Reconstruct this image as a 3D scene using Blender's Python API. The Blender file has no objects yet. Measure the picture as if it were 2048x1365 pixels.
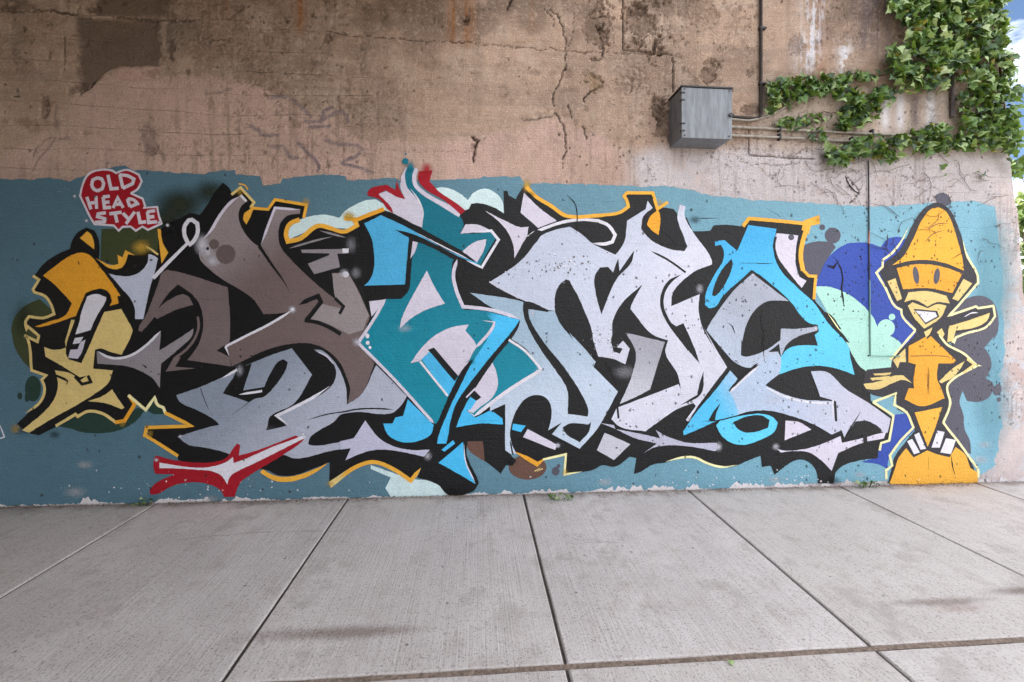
import bpy, bmesh, math, random
import numpy as np
from mathutils import Vector, Matrix
from mathutils.geometry import delaunay_2d_cdt

rnd = random.Random(7)
scene = bpy.context.scene
C = scene.collection

# ------------------------------------------------------------------ camera
FPX, CX, HY = 830.0, 1024.0, 622.0        # focal length and principal point, pixels of the 2048x1365 photograph
D, H = 3.53, 1.60                         # metres from the wall, eye height
YAW = math.atan((CX - 955.0) / FPX)
CAM = np.array([0.0, -D, H])
FWD = np.array([math.sin(YAW), math.cos(YAW), 0.0])
RGT = np.array([math.cos(YAW), -math.sin(YAW), 0.0])
cd = bpy.data.cameras.new('camera'); cam = bpy.data.objects.new('camera', cd); C.objects.link(cam)
cam.location = CAM; cam.rotation_euler = (math.radians(90), 0, -YAW)
cd.sensor_width = 36.0; cd.lens = 36.0 * FPX / 2048.0
cd.shift_y = -(682.5 - HY) / 2048.0
cd.clip_start = 0.05; cd.clip_end = 5000
scene.camera = cam

# ------------------------------------------------------------------ sky and sun
SUN_EL, SUN_AZ = 62.0, 330.0               # degrees; azimuth clockwise from +Y (the wall's back): the wall is in open shade
world = bpy.data.worlds.new('World'); scene.world = world; world.use_nodes = True
wt = world.node_tree; wt.nodes.clear()
wo = wt.nodes.new('ShaderNodeOutputWorld'); bg = wt.nodes.new('ShaderNodeBackground')
sky = wt.nodes.new('ShaderNodeTexSky'); sky.sky_type = 'NISHITA'; sky.sun_disc = False
sky.sun_elevation = math.radians(SUN_EL); sky.sun_rotation = math.radians(SUN_AZ)
sky.altitude = 2500; sky.air_density = 1.0; sky.dust_density = 0.1; sky.ozone_density = 1.6
tc = wt.nodes.new('ShaderNodeTexCoord'); mp = wt.nodes.new('ShaderNodeMapping')
mp.inputs['Scale'].default_value = (1.0, 1.0, 2.2); mp.inputs['Location'].default_value = (1.2, 0.8, 0.2)
cn = wt.nodes.new('ShaderNodeTexNoise'); cn.inputs['Scale'].default_value = 2.6; cn.inputs['Detail'].default_value = 9; cn.inputs['Roughness'].default_value = 0.56
cr = wt.nodes.new('ShaderNodeValToRGB'); cr.color_ramp.elements[0].position = 0.43; cr.color_ramp.elements[1].position = 0.54
mx = wt.nodes.new('ShaderNodeMix'); mx.data_type = 'RGBA'; mx.inputs['B'].default_value = (19.5, 20.0, 21.0, 1)
wt.links.new(tc.outputs['Generated'], mp.inputs['Vector']); wt.links.new(mp.outputs[0], cn.inputs['Vector'])
wt.links.new(cn.outputs['Fac'], cr.inputs[0]); wt.links.new(cr.outputs[0], mx.inputs['Factor'])
wt.links.new(sky.outputs[0], mx.inputs['A']); wt.links.new(mx.outputs['Result'], bg.inputs['Color'])
bg.inputs['Strength'].default_value = 0.055
wt.links.new(bg.outputs[0], wo.inputs['Surface'])
sd = bpy.data.lights.new('sun', 'SUN'); so = bpy.data.objects.new('sun', sd); C.objects.link(so)
sd.energy = 3.0; sd.angle = math.radians(0.53); sd.color = (1.0, 0.95, 0.88)
_a, _e = math.radians(SUN_AZ), math.radians(SUN_EL)
_d = Vector((math.sin(_a) * math.cos(_e), math.cos(_a) * math.cos(_e), math.sin(_e)))
so.rotation_euler = (-_d).to_track_quat('-Z', 'Y').to_euler(); so.location = (0, 0, 30)
vs = scene.view_settings; vs.view_transform = 'Standard'; vs.look = 'None'; vs.gamma = 1.0
vs.exposure = 1.85
scene.cycles.max_bounces = 8; scene.cycles.diffuse_bounces = 3; scene.cycles.transparent_max_bounces = 24

# ------------------------------------------------------------------ pixels <-> places
def ray(u, v):
    return FWD + RGT * ((u - CX) / FPX) + np.array([0, 0, (HY - v) / FPX])
def on_wall(u, v, y=0.0):
    d = ray(u, v); t = (y - CAM[1]) / d[1]; return CAM + d * t
_p0, _p1 = on_wall(0, 1012), on_wall(2048, 962)
GX = (_p1[2] - _p0[2]) / (_p1[0] - _p0[0]); G0 = _p0[2] - GX * _p0[0]
def gz(x): return G0 + GX * x              # the pavement falls slightly along the wall
def on_ground(u, v):
    d = ray(u, v); t = (G0 + GX * CAM[0] - CAM[2]) / (d[2] - GX * d[0]); return CAM + d * t
def to_px(P):                              # N x 3 -> pixel u, v
    q = P - CAM; dep = q @ FWD
    return CX + FPX * (q @ RGT) / dep, HY - FPX * q[:, 2] / dep

# ------------------------------------------------------------------ helpers
def lin(c):
    return tuple((x / 255 / 12.92 if x / 255 <= 0.04045 else ((x / 255 + 0.055) / 1.055) ** 2.4) for x in c)
def obj(name, verts, faces, mat=None, parent=None, smooth=False):
    me = bpy.data.meshes.new(name); me.from_pydata([tuple(v) for v in verts], [], faces)
    if mat: me.materials.append(mat)
    if smooth: me.polygons.foreach_set('use_smooth', [True] * len(me.polygons))
    o = bpy.data.objects.new(name, me); C.objects.link(o)
    if parent: o.parent = parent
    return o
def tag(o, label=None, cat=None, group=None, kind=None):
    if label: o['label'] = label
    if cat: o['category'] = cat
    if group: o['group'] = group
    if kind: o['kind'] = kind
    return o
def empty(name, loc=(0, 0, 0)):
    o = bpy.data.objects.new(name, None); o.empty_display_size = 0.1; o.location = loc; C.objects.link(o); return o
def frame(pts, closed=False):
    P = np.asarray(pts, float); n = len(P); T = np.zeros_like(P)
    for i in range(n):
        a = P[max(i - 1, 0)]; b = P[min(i + 1, n - 1)]; t = b - a; T[i] = t / (np.linalg.norm(t) + 1e-9)
    return P, T
def tube(pts, rad, seg=8):
    P, T = frame(pts); vs_, fs = [], []
    rr = rad if hasattr(rad, '__len__') else [rad] * len(P)
    up = np.array([0.13, 0.2, 0.97])
    for i in range(len(P)):
        a = np.cross(T[i], up)
        if np.linalg.norm(a) < 0.1: a = np.cross(T[i], np.array([1.0, 0.1, 0]))
        a /= np.linalg.norm(a); b = np.cross(T[i], a)
        for k in range(seg):
            th = 2 * math.pi * k / seg
            vs_.append(P[i] + rr[i] * (math.cos(th) * a + math.sin(th) * b))
    for i in range(len(P) - 1):
        for k in range(seg):
            k2 = (k + 1) % seg
            fs.append((i * seg + k, i * seg + k2, (i + 1) * seg + k2, (i + 1) * seg + k))
    fs.append(tuple(range(seg))); fs.append(tuple((len(P) - 1) * seg + k for k in range(seg))[::-1])
    return vs_, fs
def bevel_box(x0, x1, y0, y1, z0, z1, b=0.004):
    bm = bmesh.new(); bmesh.ops.create_cube(bm, size=1)
    for v in bm.verts:
        v.co = Vector(((x0 + x1) / 2 + v.co.x * (x1 - x0), (y0 + y1) / 2 + v.co.y * (y1 - y0), (z0 + z1) / 2 + v.co.z * (z1 - z0)))
    if b: bmesh.ops.bevel(bm, geom=bm.edges[:], offset=b, segments=1, affect='EDGES')
    v = [tuple(p.co) for p in bm.verts]; bm.verts.index_update(); f = [tuple(q.index for q in g.verts) for g in bm.faces]; bm.free()
    return v, f

# ------------------------------------------------------------------ materials
def N(t, kind, **kw):
    n = t.nodes.new(kind)
    for k, v in kw.items():
        if k in n.inputs.keys(): n.inputs[k].default_value = v
        else: setattr(n, k, v)
    return n
def mth(t, op, a, b=None, c=None, clamp=False):
    n = t.nodes.new('ShaderNodeMath'); n.operation = op; n.use_clamp = clamp
    for i, x in enumerate((a, b, c)):
        if x is None: continue
        if isinstance(x, (int, float)): n.inputs[i].default_value = x
        else: t.links.new(x, n.inputs[i])
    return n.outputs[0]
def scaled_pos(t, s):
    g = t.nodes.new('ShaderNodeNewGeometry'); m = t.nodes.new('ShaderNodeVectorMath'); m.operation = 'MULTIPLY'
    m.inputs[1].default_value = s; t.links.new(g.outputs['Position'], m.inputs[0]); return m.outputs[0]
def noise(t, s, scale=1.0, detail=4, rough=0.55):
    n = N(t, 'ShaderNodeTexNoise', Scale=scale, Detail=detail, Roughness=rough); t.links.new(scaled_pos(t, s), n.inputs['Vector']); return n.outputs['Fac']
def ss(t, x, a, b):
    n = t.nodes.new('ShaderNodeMapRange'); n.interpolation_type = 'SMOOTHSTEP'; n.inputs['From Min'].default_value = a; n.inputs['From Max'].default_value = b
    t.links.new(x, n.inputs['Value']); return n.outputs['Result']
def mixc(t, f, a, b, mode='MIX'):
    n = t.nodes.new('ShaderNodeMix'); n.data_type = 'RGBA'; n.blend_type = mode
    for k, x in (('Factor', f), ('A', a), ('B', b)):
        s = n.inputs[k] if k != 'Factor' else n.inputs[0]
        if k != 'Factor': s = [i for i in n.inputs if i.name == k and i.type == 'RGBA'][0]
        if isinstance(x, (int, float)): s.default_value = x
        elif isinstance(x, tuple): s.default_value = (*x[:3], 1)
        else: t.links.new(x, s)
    return [o for o in n.outputs if o.type == 'RGBA'][0]

# shared relief of the board-marked concrete: Height, Pit (0..1), Tone (about 1)
def make_relief_group():
    g = bpy.data.node_groups.new('concrete_relief', 'ShaderNodeTree')
    for nm in ('Height', 'Pit', 'Tone'): g.interface.new_socket(nm, in_out='OUTPUT', socket_type='NodeSocketFloat')
    o = g.nodes.new('NodeGroupOutput')
    fine = noise(g, (1, 1, 1), 75, 3, 0.7)
    mid = noise(g, (1, 1, 1), 10, 3, 0.62)
    grain = noise(g, (1.4, 1, 40), 2.6, 3, 0.62)                # horizontal board grain
    geo = g.nodes.new('ShaderNodeNewGeometry'); sx = g.nodes.new('ShaderNodeSeparateXYZ'); g.links.new(geo.outputs['Position'], sx.inputs[0])
    # board joints: thin horizontal lines, uneven spacing, coming and going
    low = N(g, 'ShaderNodeTexNoise', Scale=1.0, Detail=2.0); g.links.new(scaled_pos(g, (0.7, 1, 1.3)), low.inputs['Vector'])
    lc = g.nodes.new('ShaderNodeSeparateXYZ'); g.links.new(low.outputs['Color'], lc.inputs[0])
    zz = mth(g, 'ADD', mth(g, 'MULTIPLY', sx.outputs['Z'], 5.9), mth(g, 'MULTIPLY', lc.outputs['X'], 1.1))
    ln = mth(g, 'ABSOLUTE', mth(g, 'SUBTRACT', mth(g, 'FRACT', zz), 0.5))
    line = mth(g, 'MULTIPLY', mth(g, 'SUBTRACT', 1.0, ss(g, ln, 0.0, 0.022)), mth(g, 'MULTIPLY', ss(g, lc.outputs['Y'], 0.47, 0.66), ss(g, grain, 0.35, 0.6)))
    vo = N(g, 'ShaderNodeTexVoronoi', Scale=34.0); g.links.new(scaled_pos(g, (1, 1, 0.85)), vo.inputs['Vector'])
    vc = g.nodes.new('ShaderNodeSeparateXYZ'); g.links.new(vo.outputs['Color'], vc.inputs[0])
    more = ss(g, sx.outputs['X'], -0.2, 3.4)                     # rougher, pitted concrete towards the wall's end
    where = mth(g, 'MULTIPLY', ss(g, lc.outputs['Z'], 0.44, 0.60), ss(g, mid, 0.35, 0.6))
    lim = mth(g, 'MULTIPLY', mth(g, 'ADD', mth(g, 'MULTIPLY', more, 0.40), 0.05), mth(g, 'ADD', mth(g, 'MULTIPLY', where, 1.1), 0.12))
    size = mth(g, 'ADD', 0.06, mth(g, 'MULTIPLY', mth(g, 'POWER', vc.outputs['Y'], 2.0), 0.42))
    pit = mth(g, 'MULTIPLY', ss(g, mth(g, 'SUBTRACT', size, mth(g, 'ADD', vo.outputs['Distance'], mth(g, 'MULTIPLY', mth(g, 'SUBTRACT', fine, 0.5), 0.9))), 0.0, 0.14), mth(g, 'LESS_THAN', vc.outputs['X'], lim))
    h = mth(g, 'ADD', mth(g, 'MULTIPLY', fine, mth(g, 'ADD', 0.75, mth(g, 'MULTIPLY', more, 1.3))), mth(g, 'MULTIPLY', mid, 1.0))
    h = mth(g, 'ADD', h, mth(g, 'MULTIPLY', grain, 0.5))
    h = mth(g, 'SUBTRACT', h, mth(g, 'MULTIPLY', line, 0.6)); h = mth(g, 'SUBTRACT', h, mth(g, 'MULTIPLY', pit, 1.4))
    tone = mth(g, 'ADD', 0.635, mth(g, 'MULTIPLY', mth(g, 'ADD', mth(g, 'MULTIPLY', mid, 0.34), mth(g, 'ADD', mth(g, 'MULTIPLY', grain, 0.18), mth(g, 'MULTIPLY', fine, 0.66))), 0.64))
    tone = mth(g, 'ADD', tone, mth(g, 'MULTIPLY', mth(g, 'SUBTRACT', lc.outputs['X'], 0.5), 0.34))
    tone = mth(g, 'SUBTRACT', tone, mth(g, 'MULTIPLY', line, 0.14))
    for s, nm in ((h, 'Height'), (pit, 'Pit'), (tone, 'Tone')): g.links.new(s, o.inputs[nm])
    return g
RELIEF = make_relief_group()

def wall_paint(name, base, base2=None, p0=None, p1=None, rough=0.62, bump=0.75, wear=0.0, alpha=False):
    m = bpy.data.materials.new(name); m.use_nodes = True; t = m.node_tree; t.nodes.clear()
    out = N(t, 'ShaderNodeOutputMaterial'); b = N(t, 'ShaderNodeBsdfPrincipled', Roughness=rough)
    if 'Specular IOR Level' in b.inputs: b.inputs['Specular IOR Level'].default_value = 0.35
    g = t.nodes.new('ShaderNodeGroup'); g.node_tree = RELIEF
    col = lin(base)
    if base2:                                                     # fade between two colours along a line: sprayed paint, and painted light in the teal
        a = on_wall(*p0); c = on_wall(*p1); d = c - a; L2 = float(d @ d)
        geo = t.nodes.new('ShaderNodeNewGeometry'); s1 = t.nodes.new('ShaderNodeVectorMath'); s1.operation = 'SUBTRACT'; s1.inputs[1].default_value = tuple(a)
        s2 = t.nodes.new('ShaderNodeVectorMath'); s2.operation = 'DOT_PRODUCT'; s2.inputs[1].default_value = tuple(d / L2)
        t.links.new(geo.outputs['Position'], s1.inputs[0]); t.links.new(s1.outputs[0], s2.inputs[0])
        f = mth(t, 'ADD', s2.outputs['Value'], mth(t, 'MULTIPLY', mth(t, 'SUBTRACT', noise(t, (1, 1, 1), 40, 3), 0.5), 0.22))
        col = mixc(t, ss(t, f, 0.0, 1.0), lin(base), lin(base2))
    tn = mixc(t, 1.0, col, (1, 1, 1), 'MULTIPLY')
    cmb = t.nodes.new('ShaderNodeCombineXYZ')
    for i in range(3): t.links.new(g.outputs['Tone'], cmb.inputs[i])
    sock = [i for i in tn.node.inputs if i.name == 'B' and i.type == 'RGBA'][0]; t.links.new(cmb.outputs[0], sock)
    c2 = tn
    if wear:                                                      # small chips down to the grey concrete
        chip = mth(t, 'MULTIPLY', ss(t, noise(t, (1, 1, 1.3), 26, 5, 0.65), 0.66, 0.70), wear)
        c2 = mixc(t, chip, c2, lin((176, 170, 168)))
    c2 = mixc(t, mth(t, 'MULTIPLY', g.outputs['Pit'], 0.72), c2, lin((38, 33, 32)))
    t.links.new(c2, b.inputs['Base Color'])
    bp = N(t, 'ShaderNodeBump', Strength=bump, Distance=0.008); t.links.new(g.outputs['Height'], bp.inputs['Height']); t.links.new(bp.outputs[0], b.inputs['Normal'])
    if alpha:                                                     # overspray: vertex alpha broken up by the grain
        at = N(t, 'ShaderNodeAttribute', attribute_name='cover'); tr = N(t, 'ShaderNodeBsdfTransparent'); ms = N(t, 'ShaderNodeMixShader')
        a = mth(t, 'MULTIPLY', at.outputs['Fac'], mth(t, 'ADD', 0.62, mth(t, 'MULTIPLY', noise(t, (1, 1, 1), 120, 3, 0.7), 0.76)), clamp=True)
        t.links.new(a, ms.inputs[0]); t.links.new(tr.outputs[0], ms.inputs[1]); t.links.new(b.outputs[0], ms.inputs[2]); t.links.new(ms.outputs[0], out.inputs[0])
    else: t.links.new(b.outputs[0], out.inputs[0])
    return m
def simple(name, c, rough=0.6, metal=0.0, n_scale=20, n_amt=0.25, stretch=(1, 1, 1), bump=0.2, dist=0.003):
    m = bpy.data.materials.new(name); m.use_nodes = True; t = m.node_tree; b = t.nodes['Principled BSDF']
    b.inputs['Roughness'].default_value = rough; b.inputs['Metallic'].default_value = metal
    n = noise(t, stretch, n_scale, 5, 0.6)
    dark = tuple(x * (1 - n_amt) for x in lin(c)); lite = tuple(min(x * (1 + n_amt), 1) for x in lin(c))
    t.links.new(mixc(t, ss(t, n, 0.3, 0.7), dark, lite), b.inputs['Base Color'])
    bp = N(t, 'ShaderNodeBump', Strength=bump, Distance=dist); t.links.new(n, bp.inputs['Height']); t.links.new(bp.outputs[0], b.inputs['Normal'])
    return m

# ------------------------------------------------------------------ numpy noise for the wall's own relief and stains
def vnoise(x, y, seed):
    xi = np.floor(x).astype(np.int64); yi = np.floor(y).astype(np.int64); fx = x - xi; fy = y - yi
    fx = fx * fx * (3 - 2 * fx); fy = fy * fy * (3 - 2 * fy)
    def h(a, b):
        n = (a * 374761393 + b * 668265263 + seed * 1442695041) & 0x7fffffff
        n = ((n ^ (n >> 13)) * 1274126177) & 0x7fffffff
        return ((n ^ (n >> 16)) & 0xffff) / 65535.0
    return (h(xi, yi) * (1 - fx) + h(xi + 1, yi) * fx) * (1 - fy) + (h(xi, yi + 1) * (1 - fx) + h(xi + 1, yi + 1) * fx) * fy
def fbm(x, y, seed, oct=5, gain=0.55):
    s = np.zeros_like(x); a = 1.0; t = 0.0
    for i in range(oct):
        s += a * vnoise(x * 2 ** i, y * 2 ** i, seed + i * 17); t += a; a *= gain
    return s / t
def sstep(x, a, b):
    t = np.clip((x - a) / (b - a), 0, 1); return t * t * (3 - 2 * t)

# ------------------------------------------------------------------ the concrete wall
X0, X1, ZB, ZT = -9.0, 5.45, -0.25, 6.2
xs = np.concatenate([np.arange(X0, -4.9, 0.05), np.arange(-4.9, X1, 0.0095)])
zs = np.concatenate([np.arange(ZB, 4.45, 0.0095), np.arange(4.45, ZT + 0.01, 0.05)])
nx, nz = len(xs), len(zs)
GXX, GZZ = np.meshgrid(xs, zs)
# ragged right-hand end of the wall, followed row by row
ev = [-900, 0, 120, 250, 340, 420, 520, 640, 800, 1100]; eu = [1996, 2004, 2008, 2014, 2022, 2034, 2043, 2052, 2060, 2066]
ez = np.array([on_wall(u, v)[2] for u, v in zip(eu, ev)]); ex = np.array([on_wall(u, v)[0] for u, v in zip(eu, ev)])
edge = np.interp(zs, ez[::-1], ex[::-1]) + 0.035 * (fbm(zs * 6, zs * 0 + 3, 5) - 0.5)
GXX = np.where(GXX > edge[:, None], edge[:, None] + 0 * GXX, GXX)
P = np.stack([GXX.ravel(), np.zeros(nx * nz), GZZ.ravel()], 1)
U, V = to_px(P)
U0_, V0_ = U, V
X, Z = P[:, 0], P[:, 2]
disp = np.zeros(len(P))                                    # metres into the wall
col = np.zeros((len(P), 3))
def L(c): return np.array(lin(c))
def blend(c, m):
    global col
    col = col * (1 - m[:, None]) + L(c) * m[:, None]
n1 = fbm(X * 1.3, Z * 1.3, 11); n2 = fbm(X * 5, Z * 5, 23); n3 = fbm(X * 22, Z * 22, 31); nv = fbm(X * 9, Z * 0.8, 41); nh = fbm(X * 1.2, Z * 14, 53)
nvf = fbm(X * 40, Z * 2.2, 61); n4 = fbm(X * 60, Z * 60, 67, 3)
col[:] = L((180, 152, 132))
blend((150, 127, 110), sstep(n1, 0.42, 0.66) * 0.7)
blend((188, 166, 148), sstep(n2, 0.50, 0.72) * 0.55)
blend((136, 116, 101), sstep(nv, 0.52, 0.74) * 0.45 * sstep(V, 330, 60))
blend((150, 131, 116), sstep(nh, 0.52, 0.70) * 0.4)
up = sstep(V, 250, -60)
blend((100, 82, 68), up * sstep(fbm(X * 2.2, Z * 3.2, 71), 0.40, 0.62) * 0.75)        # grime high on the wall, with shade near its top painted in
# buffed-over pinkish paint, low on the left
wob = 60 * (fbm(X * 1.6, Z * 1.6, 81) - 0.5)
top = np.interp(U, [0, 60, 110, 190, 330, 420, 520, 620, 720, 830, 1000, 1120, 1250, 1290], [330, 275, 240, 150, 165, 150, 165, 225, 268, 280, 262, 245, 300, 420])
wob = wob + 26 * (n2 - .5) + 16 * (n3 - .5); blend((192, 162, 147), sstep(V + wob, top - 8, top + 8) * 0.8)
blend((200, 166, 154), sstep(V + wob, top - 5, top + 20) * sstep(n2, 0.45, 0.62) * 0.55)
blend((168, 140, 126), sstep(nvf, 0.55, 0.72) * 0.35 * sstep(V, 150, 240))
# pale grey-white primer on the right, under the vine
rt = sstep(U + wob, 1215, 1290) * sstep(V + 0.5 * wob, 285, 320)
blend((208, 200, 202), rt * (0.82 + 0.18 * n2)); blend((196, 176, 170), rt * sstep(n2, 0.58, 0.75) * 0.5)
edg = sstep(U + 30 * (n2 - 0.5), 1975, 1995) * sstep(V, 330, 400)
blend((220, 204, 200), edg * 0.85); blend((208, 206, 210), edg * sstep(n2, 0.5, 0.6)); blend((206, 170, 158), edg * sstep(n2, 0.6, 0.7) * .6)
# dark bare patch in a shallow square recess, upper left
def soft_rect(u0, u1, v0, v1, s=5, w=10):
    uu = U + w * (n3 - 0.5) + 0.6 * w * (n2 - 0.5); vv = V + w * (n2 - 0.5)
    return sstep(uu, u0 - s, u0 + s) * sstep(-uu, -u1 - s, -u1 + s) * sstep(vv, v0 - s, v0 + s) * sstep(-vv, -v1 - s, -v1 + s)
lowv = np.interp(U, [150, 185, 215, 240, 330], [182, 172, 142, 134, 136])
rec = soft_rect(156, 322, 36, 400, 7, 26) * sstep(-V + 6 * (n3 - .5), -lowv - 4, -lowv + 4)
blend((104, 86, 72), rec * 0.85); blend((116, 100, 88), rec * sstep(nvf, 0.5, 0.65) * 0.6); disp += rec * 0.008
rec2 = soft_rect(190, 335, -60, 33, 9, 30); blend((92, 74, 60), rec2 * 0.75)
led = soft_rect(182, 224, 33, 38, 1.5, 2); blend((176, 150, 130), led); disp -= led * 0.012
patch = soft_rect(238, 322, 134, 158, 3, 8); blend((196, 160, 146), patch * 0.8)
# rust runs
def rust(uc, w, v1, a):
    m = np.exp(-((U - uc - 6 * (nv - 0.5)) / w) ** 2) * sstep(-V, -v1 - 25, -v1 + 10) * (0.35 + 0.9 * sstep(nvf, 0.3, 0.65))
    blend((152, 92, 40), np.clip(m * a, 0, 0.9))
rust(600, 9, 58, 0.8); rust(904, 7, 80, 0.95); rust(938, 10, 82, 0.7); rust(455, 5, 30, 0.35); rust(1062, 5, 60, 0.3); rust(1640, 14, 160, 0.3)
# white lime and grey runs by the vine
lime = np.exp(-((U - 1625 - 25 * (n2 - 0.5) - (60 - V) * 0.14) / 22) ** 2) * sstep(V, -40, 10) * sstep(-V, -160, -120)
blend((222, 220, 226), lime * sstep(nvf + 0.5 * n3, 0.62, 0.9) * 1.0)
lime2 = np.exp(-((U - 1690) / 14) ** 2) * sstep(V, 60, 110) * sstep(-V, -165, -130); blend((220, 216, 220), lime2 * sstep(n3, .4, .6))
gr = np.exp(-((U - 1745) / 42) ** 2) * sstep(-V, -135, -70); blend((112, 98, 98), gr * (0.35 + 0.6 * sstep(nvf, 0.4, 0.6)))
rr_ = sstep(U, 1500, 1530) * sstep(V, 165, 200) * sstep(-V, -320, -280); blend((206, 190, 178), rr_ * 0.55)
for uc in (1770, 1800, 1830, 1862):
    m = np.exp(-((U - uc - 5 * (nv - .5)) / 9) ** 2) * sstep(V, 175, 200) * sstep(-V, -275, -240)
    blend((232, 230, 236) if uc != 1830 else (104, 92, 92), m * 0.8)
# lines: cracks, form joints, ghost marker tags
JU = 9 * (fbm(P[:, 0] * 11, P[:, 2] * 11, 201) - .5) + 7 * (fbm(P[:, 0] * 38, P[:, 2] * 38, 203, 3) - .5); JV = 9 * (fbm(P[:, 0] * 11, P[:, 2] * 11, 205) - .5) + 7 * (fbm(P[:, 0] * 38, P[:, 2] * 38, 207, 3) - .5)
def seg_dist(pts, jag=1.0):
    U = U0_ + jag * JU; V = V0_ + jag * JV
    d = np.full(len(P), 1e9); tpar = np.zeros(len(P)); n = len(pts) - 1
    for i in range(n):
        a = np.array(pts[i], float); b = np.array(pts[i + 1], float)
        sel = (U > min(a[0], b[0]) - 14) & (U < max(a[0], b[0]) + 14) & (V > min(a[1], b[1]) - 14) & (V < max(a[1], b[1]) + 14)
        if not sel.any(): continue
        q0, q1 = U[sel] - a[0], V[sel] - a[1]; ab = b - a
        t = np.clip((q0 * ab[0] + q1 * ab[1]) / (ab @ ab + 1e-9), 0, 1)
        dd = np.hypot(q0 - t * ab[0], q1 - t * ab[1]); s = d[sel]; d[sel] = np.minimum(s, dd); tp = tpar[sel]; tpar[sel] = np.where(dd < s, (i + t) / n, tp)
    return d, tpar
wig = 3.2 * (fbm(X * 16, Z * 16, 91) - 0.5) * 2
def crack(pts, w=1.6, depth=0.012, dark=(52, 40, 34), a=0.9, jag=1.0):
    d, t = seg_dist(pts, jag)
    ww = 0.62 * w * (0.55 + 0.9 * n3) * np.clip(np.minimum(t, 1 - t) * 6 + 0.35, 0, 1)
    m = 1 - sstep(d, ww * 0.6, ww * 1.5)
    blend(dark, m * a); global disp; disp = disp + m * depth  # dirt, plus the groove's own shade painted into the colour
def ghost(pts, w=4, c=(140, 122, 122), a=0.5):
    d, t = seg_dist(pts, .5); m = 1 - sstep(d + 1.5 * (n2 - .5), w * 0.5, w * 1.1); blend(c, m * np.clip(a * (0.55 + 0.9 * n2), 0, .85))
cp = lambda o, s, st: [(o[0] + float(q.split(',')[0]) / s, o[1] + float(q.split(',')[1]) / s) for q in st.split()]
Pq = lambda st: cp((900, 0), 4.014, st); Rq = lambda st: cp((480, 0), 3.792, st); Qq = lambda st: cp((0, 0), 3.791, st); Nq = lambda st: cp((1280, 100), 4.55, st)
crack(Pq('760,60 860,110 890,200 930,330 930,420 925,520 890,640 830,740 810,830 850,920 910,1010 935,1100 925,1230 900,1360'), 2.0)
crack(Pq('740,50 800,120 840,210'), 1.2); crack(Pq('1000,120 990,260 950,380'), 1.0, a=.6)
crack(Pq('1190,230 1225,330 1225,480'), 2.0); crack(Pq('1160,190 1200,220 1250,170'), 3.0, 0.02); crack(Pq('1120,130 1160,140 1260,125'), 2.2)
crack(Pq('1200,700 1110,750 1075,800 1090,830'), 2.4, 0.018); crack(Pq('960,830 970,900 985,960'), 2.2); crack(Pq('1060,1010 1085,1050 1100,1130'), 1.6)
crack(Pq('870,1060 880,1090'), 2.0); crack(Pq('1460,620 1465,680 1450,740'), 2.2); crack(Pq('160,1090 220,1140 200,1200 180,1310'), 3.6, 0.025); crack(Pq('220,1140 280,1120 350,1080'), 1.0, a=.5)
crack(Pq('580,965 680,960 800,935 830,930'), 2.6, 0.006, (84, 72, 72), 0.8)
crack(Pq('490,0 455,90'), 2.8, .02); crack(Pq('110,150 160,165'), 4, .02)
crack(Rq('-300,140 0,160 350,175'), 1.0, .005, (84, 62, 46), .55); crack(Rq('650,240 900,270 1300,300 1820,330'), 1.5, .008, (70, 50, 38), .8)
crack(Pq('0,335 430,365 900,410 1150,420 1380,430 1790,440'), 1.3, .008, (84, 62, 46), .7)
crack(Pq('1388,-100 1388,405'), 1.8, .02, (58, 44, 36), .9, .3); crack(Pq('1300,200 1305,380'), 1.0, .004, a=.5); crack(Pq('1388,405 1600,420 1780,440'), 1.8, .014, (70, 52, 42), .8, .4)
crack(Pq('1788,440 1795,740'), 1.8, .02, (58, 44, 36), .9, .3)
crack(Rq('0,965 900,960 1300,965'), .9, .004, (120, 92, 84), .6); crack(Rq('930,1135 1800,1160'), .9, .004, (112, 88, 78), .6); crack(Rq('1200,640 1560,590 1820,550'), .8, .003, a=.4)
crack(Qq('345,790 340,870 330,900'), 2.5, .01); crack(Qq('490,220 480,580'), 1.5, .008, (70, 54, 44), .7, .4)
crack(Qq('100,725 150,725'), 2.2, .01); crack(Qq('510,1045 370,1050 280,1130 240,1200'), 1.4, .003, (110, 96, 92), .7); crack(Qq('380,70 480,90 600,110'), 3.5, .015); crack(Qq('600,720 690,660 720,600'), 3.2, .01)
crack(Qq('1530,300 1780,310'), 1.2, .006, a=.6); crack(Qq('850,130 1130,150 1500,160'), 2.0, .01, a=.7); crack(Qq('0,90 380,80'), 1.8, .01, a=.6)
crack(Nq('990,720 990,960 1590,995'), 2.0, .012, (66, 52, 46), .9, .2)
crack(Nq('880,980 940,1030 1050,1045 1240,1060 1380,1040 1480,1010'), 1.6, .004, (120, 108, 108), .8); crack(Nq('1100,1090 1160,1135 1240,1130 1300,1060'), 1.6, .003, (120, 110, 112), .7)
crack(Nq('60,1050 100,1120 150,1190'), 1.6, .004, a=.6); crack(Nq('0,20 180,40 300,60'), 1.6, .01, a=.8)
crack([(1690, 350), (1720, 380), (1700, 410)], 1.5); crack([(1760, 340), (1840, 360), (1900, 350)], 1.2, .002, (120, 100, 96), .7); crack([(1880, 385), (1935, 350), (1990, 365)], 1.2, .002, (120, 100, 96), .7)
crack([(1640, 330), (1690, 345), (1735, 340)], 1.0, .002, (130, 112, 108), .7); crack([(1800, 345), (1830, 372), (1880, 400)], 1.0, .002, (120, 100, 96), .7)
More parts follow.
